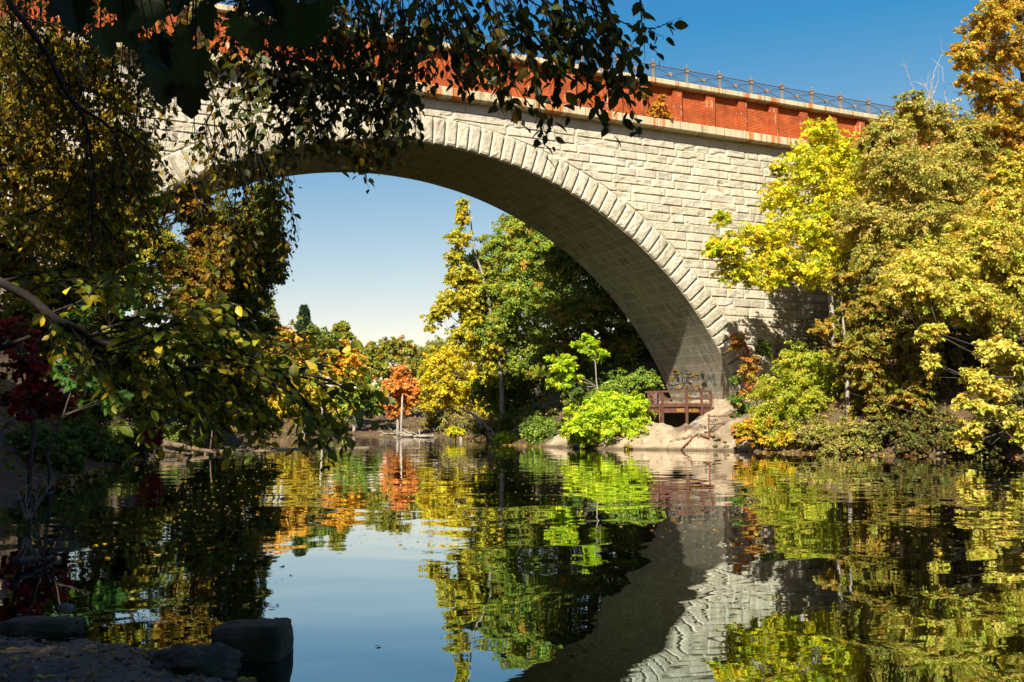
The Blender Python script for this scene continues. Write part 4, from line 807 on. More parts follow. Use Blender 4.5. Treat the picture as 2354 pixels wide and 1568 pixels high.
for i in range(2):
    q = [(922, 988, 61), (735, 998, 60)][i]; b = atY(q[0], 985, q[2]); b[2] = zat(b[0], b[1])-.2; mb = MB()
    mb.tube([b, b+[.3*(i % 2), 0, 3], b+[.1, 0, 6.5]], [.17, .13, .08], 6)
    tag(mb.build('pale_trunk', BARKP, smooth=True), ['second pale trunk beneath the orange maple', 'pale trunk at the far shore beside the branch tip'][i], 'tree trunk', 'pale trunks on the far bank')

# left bank behind the bridge
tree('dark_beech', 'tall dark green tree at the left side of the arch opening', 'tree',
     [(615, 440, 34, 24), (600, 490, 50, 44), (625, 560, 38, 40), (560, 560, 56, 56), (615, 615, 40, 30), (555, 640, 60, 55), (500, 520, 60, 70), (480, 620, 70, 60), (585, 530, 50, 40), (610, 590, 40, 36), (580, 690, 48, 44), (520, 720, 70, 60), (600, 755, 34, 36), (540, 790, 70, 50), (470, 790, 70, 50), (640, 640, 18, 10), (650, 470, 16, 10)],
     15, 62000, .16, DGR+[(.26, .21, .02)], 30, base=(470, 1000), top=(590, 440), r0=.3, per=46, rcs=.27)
tree('silver_maple', 'pale green feathery tree peeping out below the dark tree at left of the arch', 'tree',
     [(610, 695, 22, 24), (622, 730, 24, 24), (600, 750, 30, 30)], 32, 3000, .2, [(.22, .24, .06), (.16, .2, .05), (.34, .3, .08)], 31, r0=.14, per=36)
# left bank in front of the bridge
left = [('olive-yellow tree with sunlit yellow leaves at the upper left of the photo', [(40, 110, 70, 60), (110, 180, 80, 60), (210, 170, 60, 46), (270, 235, 55, 46), (240, 310, 60, 50), (50, 250, 80, 60), (150, 260, 60, 50), (70, 340, 80, 60), (20, 420, 60, 60), (120, 400, 70, 60), (10, 540, 60, 60), (60, 480, 60, 50), (170, 150, 60, 50), (30, 640, 60, 60), (10, 600, 50, 50), (40, 720, 60, 50), (100, 570, 60, 50)], -11, 25500, .14, [(.42, .30, .02), (.48, .32, .02), (.28, .22, .02), (.18, .17, .015)], (-18.5, -11)),
 ('dark olive tree standing left of the arch in front of the granite wall', [(180, 430, 80, 60), (250, 390, 60, 50), (320, 340, 46, 40), (310, 410, 50, 40), (250, 490, 90, 70), (120, 530, 80, 50), (340, 470, 50, 46), (330, 560, 80, 60), (210, 600, 90, 60), (90, 650, 90, 60), (180, 680, 80, 60), (300, 660, 70, 50)], -9, 39000, .14, LFT, (-16.8, -9)),
 ('orange-brown leafed tree beside the left end of the arch ring', [(410, 420, 40, 36), (440, 470, 46, 40), (470, 540, 46, 46), (420, 610, 60, 56), (480, 650, 50, 56), (500, 590, 30, 46), (440, 700, 60, 50)], 1.5, 19500, .15, [(.34, .17, .015), (.38, .22, .015), (.22, .16, .015), (.12, .12, .015)], (-13.5, 1.5)),
 ('low dark tree filling the space under the long left branch', [(450, 770, 80, 60), (540, 830, 80, 60), (430, 880, 90, 60), (560, 920, 60, 50), (480, 970, 70, 40), (390, 960, 60, 40), (600, 960, 50, 30), (620, 860, 40, 46)], 13, 30000, .19, LFT+DGR+[(.30, .24, .02)], (-8.5, 14)),
 ('dark tree leaning over the red maple from the left bank', [(330, 800, 80, 66), (230, 760, 80, 66), (280, 880, 80, 56), (350, 930, 50, 40), (150, 760, 70, 50), (210, 940, 60, 40)], -8, 24000, .14, LFT+DGR, (-16.5, -9.5))]
for i, (lab, lst, Y, n, L, pal, b) in enumerate(left):
    tree('bank_tree', lab, 'tree', lst, Y, n, L, pal, 200+i, base=(*b, None), r0=.16, per=40, rcs=.26, group='trees on the shaded left bank')
tree('red_maple', 'dark red maple shrub at the left edge of the photo', 'shrub', [(30, 760, 50, 40), (60, 840, 70, 50), (110, 900, 60, 46), (40, 920, 60, 44), (150, 930, 34, 26)], -21, 2800, .11, RED+[(.05, .05, .012), (.10, .03, .012)], 210, r0=.06, per=40, wood='stem')
tree('red_maple', 'smaller red maple spray hanging over the log on the left bank', 'shrub', [(350, 970, 22, 36), (385, 925, 24, 24), (360, 1010, 16, 16), (345, 940, 20, 20)], -5, 1800, .13, RED, 211, base=(330, 1000), r0=.04, per=34, wood='stem')
tree('oak_sapling', 'green oak sapling with lobed leaves between the red maple and the long branch', 'sapling', [(180, 870, 42, 22), (235, 925, 40, 18), (145, 850, 28, 18), (260, 900, 34, 22), (200, 720, 50, 26), (300, 690, 40, 20)], -25, 190, .22, [(.06, .15, .025), (.045, .11, .02), (.09, .19, .03)], 212, base=(120, 1000), top=(180, 850), r0=.04, per=22, rcs=.4, tmpl=OAK, wood='stem')
for i, (x, y, r, Y) in enumerate([(60, 1010, 70, -23), (180, 1000, 70, -17), (290, 1000, 60, -9), (130, 1050, 50, -21), (400, 1000, 46, -3), (250, 1035, 40, -12)]):
    tree('dark_shrub', ['nearest dark green shrub at the left frame edge', 'dark green shrub below the oak sapling', 'dark shrub right behind the log', 'low dark shrub touching the water on the left', 'dark shrub at the root of the mud spit', 'small dark shrub between log and water'][i], 'shrub',
         [(x, y, r, r*.6), (x+r*.6, y+r*.3, r*.7, r*.5), (x-r*.4, y+r*.4, r*.7, r*.4)], groundY(x, y+r*.5)-.3, 4200, .12, DGR, 220+i, r0=.04, per=36, wood='stem', group='shrubs on the dark left bank')

# ------------------------------------------------------------------ near branches over the water
class Spray:
    def __init__(s, seed): s.r = np.random.default_rng(seed); s.mb = MB(); s.P, s.A, s.N, s.L, s.tips = [], [], [], [], []
    def leafat(s, p, tan, sgn, L, down):
        r = s.r; sd = np.cross(tan, [0, 0, 1.]); sd = sd/(np.linalg.norm(sd)+1e-6)
        a = tan*.55+sd*sgn*.75+np.array([0, 0, -down])+r.normal(0, .28, 3); nn = np.array([0, 0, 1.])+r.normal(0, .55, 3)+sd*sgn*.2
        s.P.append(p+a/np.linalg.norm(a)*.012); s.A.append(a); s.N.append(nn); s.L.append(L*r.uniform(.45, 1.22))
    def curve(s, pts, n, wob):
        pts = np.asarray(pts, float); t = np.linspace(0, len(pts)-1, n); c = np.stack([np.interp(t, np.arange(len(pts)), pts[:, i]) for i in range(3)], -1)
        w = s.r.normal(0, wob, c.shape); w[0] = 0
        for _ in range(2): w[1:-1] = (w[:-2]+2*w[1:-1]+w[2:])/4
        for _ in range(2): c[1:-1] = (c[:-2]+2*c[1:-1]+c[2:])/4
        return c+w
    def branch(s, pts, r0, L, every=.09, slen=.34, gap=.05, down=.55, start=.05, sub=True, side=1.0, leafy=True):
        r = s.r; ln = np.linalg.norm(np.diff(np.asarray(pts, float), axis=0), axis=1).sum(); n = max(8, int(ln/.06)); c = s.curve(pts, n, .012)
        s.mb.tube(c, r0*(1-.8*np.linspace(0, 1, n)), 5); T = unit(np.gradient(c, axis=0)); seg = ln/n; acc = 0; sg = 1
        for i in range(int(n*start), n):
            acc += seg
            while acc > every and sub:
                acc -= every; sg = -sg; l = slen*r.uniform(.45, 1.1)*(1-.45*i/n)
                d = unit(T[i]*.8+unit(np.cross(T[i], [0, 0, 1.]))*sg*side*r.uniform(.3, .9)+np.array([0, 0, -down*r.uniform(.1, 1)])+r.normal(0, .2, 3))
                q = np.linspace(0, 1, 6)[:, None]; tw = c[i]+d*l*q+np.array([0, 0, -1.])*l*.28*down*q*q+r.normal(0, .004, (6, 3))
                s.mb.tube(tw, np.linspace(.0032, .0012, 6)*(1+r0*12), 3)
                m = max(2, int(l/gap)); h = 1
                for k in range(1, m+1):
                    u = k/m; p = c[i]+d*l*u+np.array([0, 0, -1.])*l*.28*down*u*u; h = -h
                    s.leafat(p, unit(d+np.array([0, 0, -.55*down*u])), h, L, down*.6)
        if leafy:
            for i in range(n//2, n): s.leafat(c[i], T[i], 1 if i % 2 else -1, L, down*.6)
    def build(s, root, pal, tmpl=OVATE, tn='branch', ln='foliage'):
        col = colours(s.r, pal, len(s.P), .2); s.mb.build(tn, TWIG, root, smooth=True)
        link(ln, leaf_mesh(ln, np.array(s.P), np.array(s.A), np.array(s.N), np.array(s.L), col, tmpl), LEAF, root)
def path(d, *px): 
    n = len(px); dd = d if isinstance(d, (list, tuple)) else [d]*n
    return [atD(x, y, dd[i] if len(dd) == n else dd[0]+(dd[-1]-dd[0])*i/(n-1)) for i, (x, y) in enumerate(px)]
ELM = [(.06, .07, .012), (.08, .09, .014), (.13, .10, .012), (.05, .065, .012), (.22, .14, .014), (.07, .08, .012)]
over = empty('overhanging_elm', (-21.5, -52.5, .5), 'large elm by the camera whose leafy boughs hang across the top of the view', 'tree')
mb = MB(); rng = np.random.default_rng(9)
can = [(-18.5, -47.6, 8.6, 2.6, 2.6, 1.5), (-21.5, -47.5, 9.4, 2.4, 2.4, 1.6), (-24.5, -49, 9.5, 3.5, 3.5, 2.5), (-20.5, -50.5, 9.8, 3.5, 3.5, 2.5), (-24, -53.5, 11, 4, 4, 3), (-19, -54, 11, 3.5, 3.5, 2.5), (-26, -45, 9, 3, 3, 2.5), (-17, -45.0, 8.0, 1.6, 1.8, 1.0), (-28.5, -50, 11, 3.5, 3.5, 3), (-22.5, -43.5, 8.5, 2.2, 2.2, 1.6), (-25, -41, 8, 2.5, 2.5, 2), (-29, -45, 9, 3, 3, 3), (-22, -42, 10.4, 2.6, 2.6, 1.6), (-18.6, -43.2, 9.4, 2.0, 2.0, 1.2)]
limbs(mb, rng, np.array([-21.5, -52.5, .3]), [(-21.3, -52.2, 3), (-21.6, -51.5, 6.5), (-22, -50.5, 11)], .42, [c[:3] for c in can], twigs=5)
mb.build('trunk', BARK, over, smooth=True)
P, O, col = crown_pts(rng, can, 37000, ELM, .36, 40, .6, .35)
sc_f = (P-CAM) @ FW; ok = ~((sc_f > -.3) & ((P[:, 2]-CAM[2]) < .62*np.maximum((P-CAM)[:, :2] @ FW[:2]/math.hypot(FW[0], FW[1]), 0)+.6) & (np.abs((P-CAM) @ RT) < np.maximum(sc_f, 0)*.75+1.5))
P, O, col = P[ok], O[ok], col[ok]; A, Nn = orient(rng, O)
link('crown', leaf_mesh('crown', P, A, Nn, rng.uniform(.2, .36, len(P)), col), LEAF, over)
s = Spray(21)
# right group, over the brick parapet and sky
for d, px, kw in [
    (5.8, [(1035, -30), (1055, 20), (1091, 88), (1117, 139), (1150, 190), (1182, 245)], {}),
    (5.5, [(1150, -30), (1216, 70), (1252, 110), (1285, 176), (1262, 300)], dict(slen=.26)),
    (5.6, [(1200, -40), (1290, 30), (1350, 60), (1390, 130), (1420, 195), (1465, 275)], dict(slen=.24)),
    (5.5, [(1230, -40), (1330, 10), (1400, 40), (1450, 60), (1500, 75), (1553, 42)], dict(slen=.17)),
    (5.6, [(1330, -20), (1400, 60), (1440, 110), (1475, 165)], dict(slen=.2)),
    (5.7, [(1090, -30), (1130, 40), (1190, 60), (1260, 80)], {}), (5.5, [(1280, -30), (1330, 60), (1370, 140), (1400, 170)], dict(slen=.26)),
    (5.8, [(1120, 100), (1160, 170), (1215, 240), (1250, 300)], dict(slen=.2)), (5.6, [(1300, 20), (1340, 110), (1370, 215), (1390, 285)], dict(slen=.2)),
    (5.7, [(1010, -30), (1040, 40), (1065, 120), (1070, 170)], dict(slen=.2)), (5.6, [(1180, -30), (1240, 20), (1320, 50), (1380, 80)], {})]:
    s.branch(path(d, *px), .007, .088, **{**dict(every=.075, slen=.3, gap=.05), **kw})
# middle group, hanging in front of the arch ring
for d, px, kw in [
    (7.2, [(835, -30), (812, 60), (800, 160), (815, 280), (833, 395)], {}), (7.4, [(905, -30), (930, 80), (950, 200), (958, 300)], {}), (7.0, [(770, -30), (730, 80), (715, 200), (700, 310)], {}),
    (7.3, [(880, -20), (870, 120), (880, 240), (900, 330)], {}), (7.1, [(960, -30), (975, 60), (985, 150)], dict(slen=.25)), (7.5, [(700, -20), (660, 90), (640, 200), (610, 300)], {}),
    (7.6, [(800, 20), (760, 140), (750, 260), (770, 350)], {}), (7.4, [(940, 60), (920, 160), (930, 260), (915, 320)], {}), (7.2, [(640, 10), (610, 90), (580, 170), (575, 260)], {}),
    (7.8, [(600, 40), (650, 140), (700, 200), (735, 290)], {}), (7.3, [(850, 80), (845, 200), (855, 300), (842, 372)], dict(slen=.2)), (7.6, [(690, 100), (690, 220), (655, 330)], {}), (7.5, [(560, 0), (540, 90), (530, 190), (545, 300)], {}), (7.2, [(980, 20), (950, 110), (905, 200), (890, 300)], {}), (7.6, [(780, 0), (790, 110), (770, 220), (740, 320)], {})]:
    s.branch(path(d, *px), .007, .084, **{**dict(every=.075, slen=.36, gap=.05), **kw})
def hang(lst, d0, n, y0, kw, lean=0.0, seed=1):
    q = np.random.default_rng(seed); a = np.array(lst, float)
    for x in np.linspace(a[0, 0], a[-1, 0], n):
        x = x+q.uniform(-12, 12); yb = np.interp(x, a[:, 0], a[:, 1])*q.uniform(.55, 1.0); yt = y0 if not hasattr(y0, '__len__') else np.interp(x, *zip(*y0)); h = yb-yt; sw = q.uniform(-40, 40)
        s.branch(path(d0+q.uniform(-.5, .5), (x-sw-lean*h, yt), (x-sw*.4-lean*h*.6, yt+h*.35), (x-lean*h*.2, yt+h*.7), (x+q.uniform(-15, 15), yb)), .006, .084 if d0 < 8 else .066, **kw)
hang([(515, 230), (560, 270), (610, 320), (660, 345), (720, 335), (780, 350), (833, 398), (880, 350), (930, 325), (985, 180)], 7.4, 30, -40, dict(every=.06, slen=.36, gap=.046), seed=3)
hang([(1000, 150), (1060, 195), (1110, 170), (1150, 230), (1185, 255), (1215, 190), (1262, 300), (1290, 190), (1330, 180), (1370, 270), (1390, 290), (1420, 225), (1462, 275), (1480, 190)], 5.6, 24, -40, dict(every=.06, slen=.22, gap=.046), lean=.25, seed=4)
s.build(over, ELM)
s = Spray(22)
hang([(440, 420), (480, 560), (520, 640), (570, 660), (600, 640), (640, 640), (660, 600)], 8.9, 16, [(440, 250), (660, 330)], dict(every=.07, slen=.34, gap=.05, side=.8), seed=5)
hang([(-20, 560), (60, 600), (140, 640), (240, 660), (300, 640), (370, 470)], 9.6, 30, [(-20, -30), (200, 60), (400, 140)], dict(every=.085, slen=.5, gap=.055), seed=6)
for d, px, kw in [
    (8.6, [(440, 20), (465, 106), (480, 191), (509, 264), (513, 337), (540, 440)], dict(slen=.3)), (8.8, [(560, 250), (585, 340), (600, 420), (620, 500), (655, 560)], {}),
    (8.9, [(540, 330), (560, 430), (580, 520), (600, 610)], {}), (9.0, [(500, 380), (530, 470), (560, 560), (590, 650)], {}), (8.7, [(600, 360), (630, 430), (645, 500), (652, 590)], dict(slen=.26)),
    (8.8, [(470, 300), (500, 420), (520, 520), (520, 620)], {}), (9.0, [(440, 420), (470, 520), (490, 620), (480, 700)], {})]:
    s.branch(path(d, *px), .008, .084, **{**dict(every=.085, slen=.36, gap=.055, side=.8), **kw})
hang([(-20, 240), (80, 260), (200, 230), (300, 200), (400, 260), (480, 220)], 9.8, 44, -60, dict(every=.08, slen=.4, gap=.05), seed=8)
# long dark stem and its leaves at the left
stem_ = [(8, -20), (48, 44), (103, 110), (143, 198), (176, 242), (198, 293), (212, 348), (209, 476), (212, 571), (205, 640)]
s.branch(path(9.0, *stem_), .028, .08, sub=False, leafy=False)
s.branch(path(9.0, (176, 242), (256, 293), (293, 385), (330, 476), (363, 550), (395, 610)), .016, .075, every=.12, slen=.5, gap=.06)
for d, px in [(9.2, [(48, 44), (110, 50), (180, 70), (250, 120)]), (9.4, [(103, 110), (60, 170), (30, 240), (15, 330)]), (9.2, [(143, 198), (220, 210), (290, 260), (340, 330)]), (9.5, [(212, 348), (160, 420), (120, 500), (100, 580)]),
              (9.3, [(209, 476), (250, 530), (300, 600), (330, 680)]), (9.6, [(0, 60), (60, 130), (100, 230), (110, 330)]), (9.4, [(293, 385), (250, 440), (230, 520), (240, 600)]), (9.3, [(256, 293), (330, 330), (390, 400), (420, 480)]), (9.6, [(-20, 310), (60, 318), (120, 315)]), (9.5, [(-20, 382), (60, 378), (130, 342)]), (9.4, [(60, 495), (130, 460), (205, 424)])]:
    s.branch(path(d, *px), .011, .078, every=.11, slen=.5, gap=.06)
s.build(over, [(.20, .15, .008), (.28, .18, .008), (.11, .11, .008), (.34, .18, .01), (.14, .13, .008), (.08, .09, .01)])
# lower left limb
low = empty('leaning_elm', tuple(atD(-500, 900, 8.5)*[1, 1, 0]), 'elm limb with large yellow-green leaves reaching out over the water from the left', 'tree')
s = Spray(23)
LB = [(-60, 625), (0, 645), (55, 675), (110, 722), (154, 744), (205, 774), (256, 799), (315, 790), (366, 810), (420, 845), (520, 850), (640, 850), (740, 880), (800, 920), (825, 965)]
s.branch(path([7.4], *[LB[0]])+path(7.2, *LB[1:]), .034, .1, sub=False)
b0 = path(7.3, (-500, 900), (-300, 700), (-60, 625)); s.mb.tube(s.curve(b0, 12, .02), np.linspace(.09, .036, 12), 7)
for px, kw in [([(55, 675), (110, 650), (190, 640), (260, 650)], {}), ([(154, 744), (220, 700), (300, 650), (350, 640)], {}), ([(205, 774), (300, 730), (400, 700), (480, 690)], {}), ([(315, 790), (380, 760), (450, 700), (500, 720)], {}),
    ([(366, 810), (450, 790), (540, 780), (620, 770)], {}), ([(420, 845), (440, 900), (470, 950), (500, 990)], {}), ([(420, 845), (520, 830), (620, 810), (700, 800)], {}), ([(520, 850), (600, 840), (680, 800), (770, 790)], {}), ([(640, 850), (700, 850), (760, 830), (820, 850)], {}),
    ([(640, 850), (690, 900), (720, 950), (735, 985)], {}), ([(740, 880), (770, 930), (790, 970), (800, 1010)], dict(slen=.22)), ([(740, 880), (750, 960), (752, 1030), (757, 1058)], dict(slen=.12)), ([(366, 810), (400, 870), (410, 930), (440, 1000)], {}),
    ([(256, 799), (300, 850), (330, 900), (340, 950)], {}), ([(520, 850), (560, 900), (590, 950), (600, 980)], {}), ([(0, 645), (60, 630), (130, 620), (200, 610)], {}), ([(110, 722), (200, 690), (260, 620), (330, 625)], {}), ([(640, 820), (690, 780), (720, 770), (760, 790)], {}), ([(560, 850), (640, 880), (700, 920), (760, 960)], {}), ([(300, 780), (400, 740), (500, 740), (580, 760)], {}), ([(700, 860), (760, 870), (800, 900), (830, 900)], {}), ([(55, 675), (120, 720), (150, 780), (180, 840)], {}), ([(154, 744), (200, 800), (240, 860), (260, 900)], {}), ([(205, 774), (290, 760), (360, 720), (430, 650)], {}), ([(256, 799), (330, 770), (420, 720), (520, 700)], {}), ([(420, 845), (480, 880), (540, 930), (560, 985)], {}), ([(640, 850), (670, 880), (690, 930), (690, 990)], {}), ([(540, 850), (600, 800), (660, 770), (700, 760)], {}), ([(366, 810), (380, 780), (420, 760), (470, 760)], {}), ([(740, 880), (780, 880), (810, 860), (835, 870)], {})]:
    s.branch(path(7.2+.5*random.Random(px[0][0]+px[1][1]).uniform(-1, 1), *px), .010, .1, **{**dict(every=.05, slen=.38, gap=.055, down=.45), **kw})
s.mb.tube(s.curve(path(7.6, (-60, 815), (0, 800), (40, 785), (95, 765)), 10, .01), np.linspace(.03, .012, 10), 6)
s.build(low, [(.24, .27, .02), (.34, .34, .025), (.42, .34, .025), (.16, .21, .02), (.58, .42, .03), (.13, .15, .015)])
# maple leaves close to the camera
map_ = empty('maple_tree', (-19.5, -46.5, .4), 'maple with very large dark leaves hanging into the top left corner', 'tree')
s = Spray(24); r = s.r
ctr = [(160, 20), (205, 60), (250, 12), (285, 85), (330, 40), (340, 130), (385, 60), (405, 120), (375, 190), (440, 205), (420, 20), (450, 150), (480, 45), (520, 30), (560, 80), (600, 25), (640, 80), (660, 30), (700, 45), (735, 15), (300, 20), (430, 95), (230, 100), (600, 100)]
hub = [atD(250, -260, 2.3), atD(450, -260, 2.3), atD(650, -260, 2.4)]
for i, c in enumerate(ctr):
    d = r.uniform(2.0, 2.7); p = atD(c[0], c[1]-38, d); h = hub[int(np.argmin([np.linalg.norm(p-q) for q in hub]))]; q = np.linspace(0, 1, 6)[:, None]; mid = (h+p)/2+np.array([0, 0, .1])
    s.mb.tube((1-q)**2*h+2*q*(1-q)*mid+q*q*p, np.linspace(.004, .0016, 6), 4)
    s.P.append(p); s.A.append(np.array([0, 0, -1.])+r.normal(0, .38, 3)); s.N.append(-FW+r.normal(0, .5, 3)+np.array([0, 0, .4])); s.L.append(r.uniform(.06, .105))
s.mb.tube([(-19.5, -46.5, .3), (-19.4, -46.3, 2.5), (-18.2, -45.5, 4), hub[0], hub[1], hub[2]], [.12, .1, .05, .012, .01, .005], 7)
s.build(map_, [(.05, .085, .02), (.06, .095, .025), (.09, .11, .03), (.04, .065, .018)], MAPLE)
# trees of the left bank that stand outside the picture and keep it in shade
for i, (x, y, z, rr, hh_) in enumerate([(-29, -33, 12, 5.5, 11), (-33, -24, 14, 6, 11), (-25, -37, 9, 3.5, 6), (-29.5, -12, 12, 4, 7), (-38, -35, 16, 7, 11), (-25, -29.5, 10, 3.4, 7), (-24.8, -19.5, 12.3, 4, 6)]):
    cl = [(x+rr*.45*math.cos(a*1.26), y+rr*.45*math.sin(a*1.26), z+(a % 3-1)*hh_*.3, rr*.6, rr*.6, hh_*.38) for a in range(5)]+[(x, y, z+hh_*.4, rr*.5, rr*.5, hh_*.35)]
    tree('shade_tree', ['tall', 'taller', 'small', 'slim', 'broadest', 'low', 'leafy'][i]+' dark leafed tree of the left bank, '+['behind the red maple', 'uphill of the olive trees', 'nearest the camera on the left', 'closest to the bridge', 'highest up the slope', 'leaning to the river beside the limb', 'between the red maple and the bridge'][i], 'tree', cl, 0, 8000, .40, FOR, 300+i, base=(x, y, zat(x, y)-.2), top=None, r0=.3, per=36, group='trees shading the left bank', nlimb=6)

def cover(name, n, x0, x1, y0, y1, s0, s1, pal, L, hmax, seed):
    rg = np.random.default_rng(seed); x, y = rg.uniform(x0, x1, n), rg.uniform(y0, y1, n); sd = sdist(x, y); k = (sd > s0) & (sd < s1) & (fbm(x*.5, y*.5, x*0+seed, 3) > .40) & ~((x > 9.8) & (x < 20.5) & (y > -6.8) & (y < 8)); x, y = x[k], y[k]; n = len(x)
    P = np.stack([x, y, hgt(x, y)+rg.random(n)**2*hmax*(.4+1.2*fbm(x*.7, y*.7, x*0+3, 2))], -1); O = unit(rg.normal(size=(n, 3))+[0, 0, .6]); A, Nn = orient(rg, O, droop=.1)
    tag(link(name, leaf_mesh(name, P, A, Nn, L*rg.uniform(.6, 1.3, n), colours(rg, pal, n, .25)), LEAF), kind='stuff')
BRN = [(.14, .15, .03), (.16, .085, .035), (.22, .12, .05), (.10, .06, .025), (.12, .10, .03), (.26, .15, .06)]
cover('undergrowth', 110000, 14, 46, -30, 0, .25, 20, BRN+[(.10, .12, .03), (.16, .16, .03)], .16, 1.5, 1)
cover('undergrowth', 40000, 9, 50, 8, 60, .3, 22, DGR+BRN, .2, 1.2, 2)
cover('undergrowth', 60000, -40, -4, -37, 60, .15, 18, DGR+BRN[:3], .17, 1.0, 3)
cover('undergrowth', 30000, -25, 60, 55, 120, .8, 40, [(.30, .17, .06), (.22, .15, .05), (.36, .24, .08), (.16, .16, .04)], .28, .5, 4)
# ------------------------------------------------------------------ stones, logs, driftwood
def lumpy(name, c, sz, rot, seed, mat, label, cat, rough=.12, n=26, tilt=(0, 0), group=None, square=.5):
    u, v = np.meshgrid(np.linspace(0, 2*math.pi, n*2), np.linspace(.001, math.pi-.001, n)); d = np.stack([np.cos(u)*np.sin(v), np.sin(u)*np.sin(v), np.cos(v)], -1)
    bx_ = d/np.max(np.abs(d), axis=-1, keepdims=True); p = d*(1-square)+bx_*square*.86
    p = p*(1+rough*(fbm(d[..., 0]*2.2+seed, d[..., 1]*2.2, d[..., 2]*2.2, 5)-.5)[..., None]*2+.07*(np.abs(fbm(d[..., 0]*6+seed, d[..., 1]*6, d[..., 2]*6, 4)-.5)*-2+.3)[..., None])*np.array(sz)
    c1, s1 = math.cos(tilt[0]), math.sin(tilt[0]); p = p @ np.array([[1, 0, 0], [0, c1, s1], [0, -s1, c1]]); c2, s2 = math.cos(tilt[1]), math.sin(tilt[1]); p = p @ np.array([[c2, 0, -s2], [0, 1, 0], [s2, 0, c2]])
    cr, sr = math.cos(rot), math.sin(rot); p = p @ np.array([[cr, sr, 0], [-sr, cr, 0], [0, 0, 1]]); b = MB(); b.grid(p); 
    o = b.build(name, mat, smooth=True); o.location = c; return tag(o, label, cat, group)
q = atZ(585, 1512); lumpy('boulder', (q[0], q[1]+.08, .06), (.245, .17, .155), -yaw-.1, 3, ROCK, 'dark squared block of stone standing in the water by the shore', 'boulder', .07, 30, (0, -.06), square=.9)
q = atZ(95, 1455); lumpy('boulder', (q[0], q[1], .03), (.30, .17, .075), -yaw, 8, ROCK, 'low dark flat rock at the left of the near shore', 'boulder', .22, square=.3)
q = atZ(150, 1432); lumpy('boulder', (q[0], q[1], .10), (.06, .045, .035), -yaw, 12, ROCKP, 'small pale stone sitting on the low dark rock', 'boulder', .2)
q = atZ(450, 1545); lumpy('boulder', (q[0], q[1], .03), (.26, .19, .12), -yaw, 15, ROCK, 'rough root-like lump of rock at the water edge before the squared block', 'boulder', .4, 34, square=.1)
q = atZ(385, 1530); lumpy('boulder', (q[0], q[1], .03), (.13, .10, .06), -yaw+.5, 19, ROCKP, 'small light lump beside the rough root-like rock', 'boulder', .35, 24, square=.1)
rng = np.random.default_rng(31)
for i, (x, y) in enumerate([(1890, 1040), (1920, 1038), (1960, 1042), (2010, 1043), (2060, 1045), (2120, 1046), (2170, 1048), (2230, 1049), (2290, 1050), (2335, 1051), (1800, 1040), (1850, 1041), (1190, 1020), (1230, 1024), (1275, 1026)]):
    q = atZ(x, y); s_ = rng.uniform(.35, .7); lumpy('bank_rock', (q[0]+.15, q[1]+.2, .08), (s_, s_*.7, s_*.4), rng.uniform(0, 3), i*3.7, ROCKP if i in (0, 1, 2, 10, 11) else ROCK, 'flat layered rock lying at the foot of the right bank', 'rock', .3, 16, group='rocks along the right waterline')
def up(x, y, yw):  # point seen at (x,y) standing over the water at depth of pixel row yw
    a = atZ(x, yw); d = math.hypot(*(a-CAM)[:2]); return atD(x, y, d)
def log(name, a, b, r, label, mat, seed, group=None):
    rg = np.random.default_rng(seed); q = np.linspace(0, 1, 9)[:, None]; c = np.asarray(a)*(1-q)+np.asarray(b)*q+rg.normal(0, .04*np.linalg.norm(np.subtract(a, b))*.3, (9, 3)); m = MB(); m.tube(c, np.linspace(r, r*.5, 9), 7)
    for k in range(3): i = rg.integers(3, 8); m.tube([c[i], c[i]+rg.normal(0, .5, 3)+[0, 0, .3]], [r*.3, r*.1], 4)
    return tag(m.build(name, mat, smooth=True), label, 'log', group)
log('fallen_log', up(372, 1018, 1044), up(500, 1042, 1043), .17, 'brown fallen log sloping into the water on the left bank', noisy('log_wood', (.08, .05, .03), (.19, .13, .08), 4), 1)
log('fallen_log', up(360, 1034, 1046), up(450, 1046, 1047), .10, 'thinner dark log lying below the brown fallen log', BARK, 2)
log('fallen_log', atZ(30, 1290, .1), atZ(120, 1282, .02), .04, 'dark waterlogged stick at the left edge of the water', BARK, 3)
def deadbranch(name, root, tips, r, label, seed, mat=DEADW, sub=4):
    rg = np.random.default_rng(seed); m = MB(); root = np.asarray(root)
    for tp in tips:
        tp = np.asarray(tp); q = np.linspace(0, 1, 8)[:, None]; L_ = np.linalg.norm(tp-root); c = root*(1-q)+tp*q+rg.normal(0, .025*L_, (8, 3))*np.sin(q*3.1); m.tube(c, np.linspace(r, r*.25, 8), 5)
        for k in range(sub):
            i = rg.integers(2, 7); e = c[i]+(tp-root)*rg.uniform(.15, .35)+rg.normal(0, .12*L_, 3); m.tube([c[i], (c[i]+e)/2+rg.normal(0, .02*L_, 3), e], [r*.5, r*.3, r*.12], 4)
    return tag(m.build(name, mat, smooth=True), label, 'branch')
def wz(x, y, h=0): a = atZ(x, y); a[2] = h; return a
deadbranch('driftwood_branch', up(950, 1003, 1005), [up(870, 992, 1004), up(880, 998, 1006), up(905, 990, 1005), up(985, 1001, 1005), up(925, 985, 1005)], .11, 'bleached dead branch lying in the water before the orange maple', 5)
deadbranch('driftwood_branch', up(965, 1004, 1006), [up(962, 982, 1006), up(940, 990, 1006), up(1000, 1000, 1006)], .09, 'upright pale snag beside the bleached dead branch', 6)
deadbranch('driftwood_branch', up(545, 1036, 1037), [up(620, 1022, 1034), up(500, 1020, 1036), up(570, 1012, 1035), up(660, 1028, 1033)], .05, 'tangle of brown driftwood on the left mud spit', 7, BARK)
deadbranch('dead_limb', atY(1090, 955, 22), [atY(1140, 1000, 20), atY(1060, 940, 23)], .12, 'pale dead limb leaning in the bushes left of the sycamore', 8)
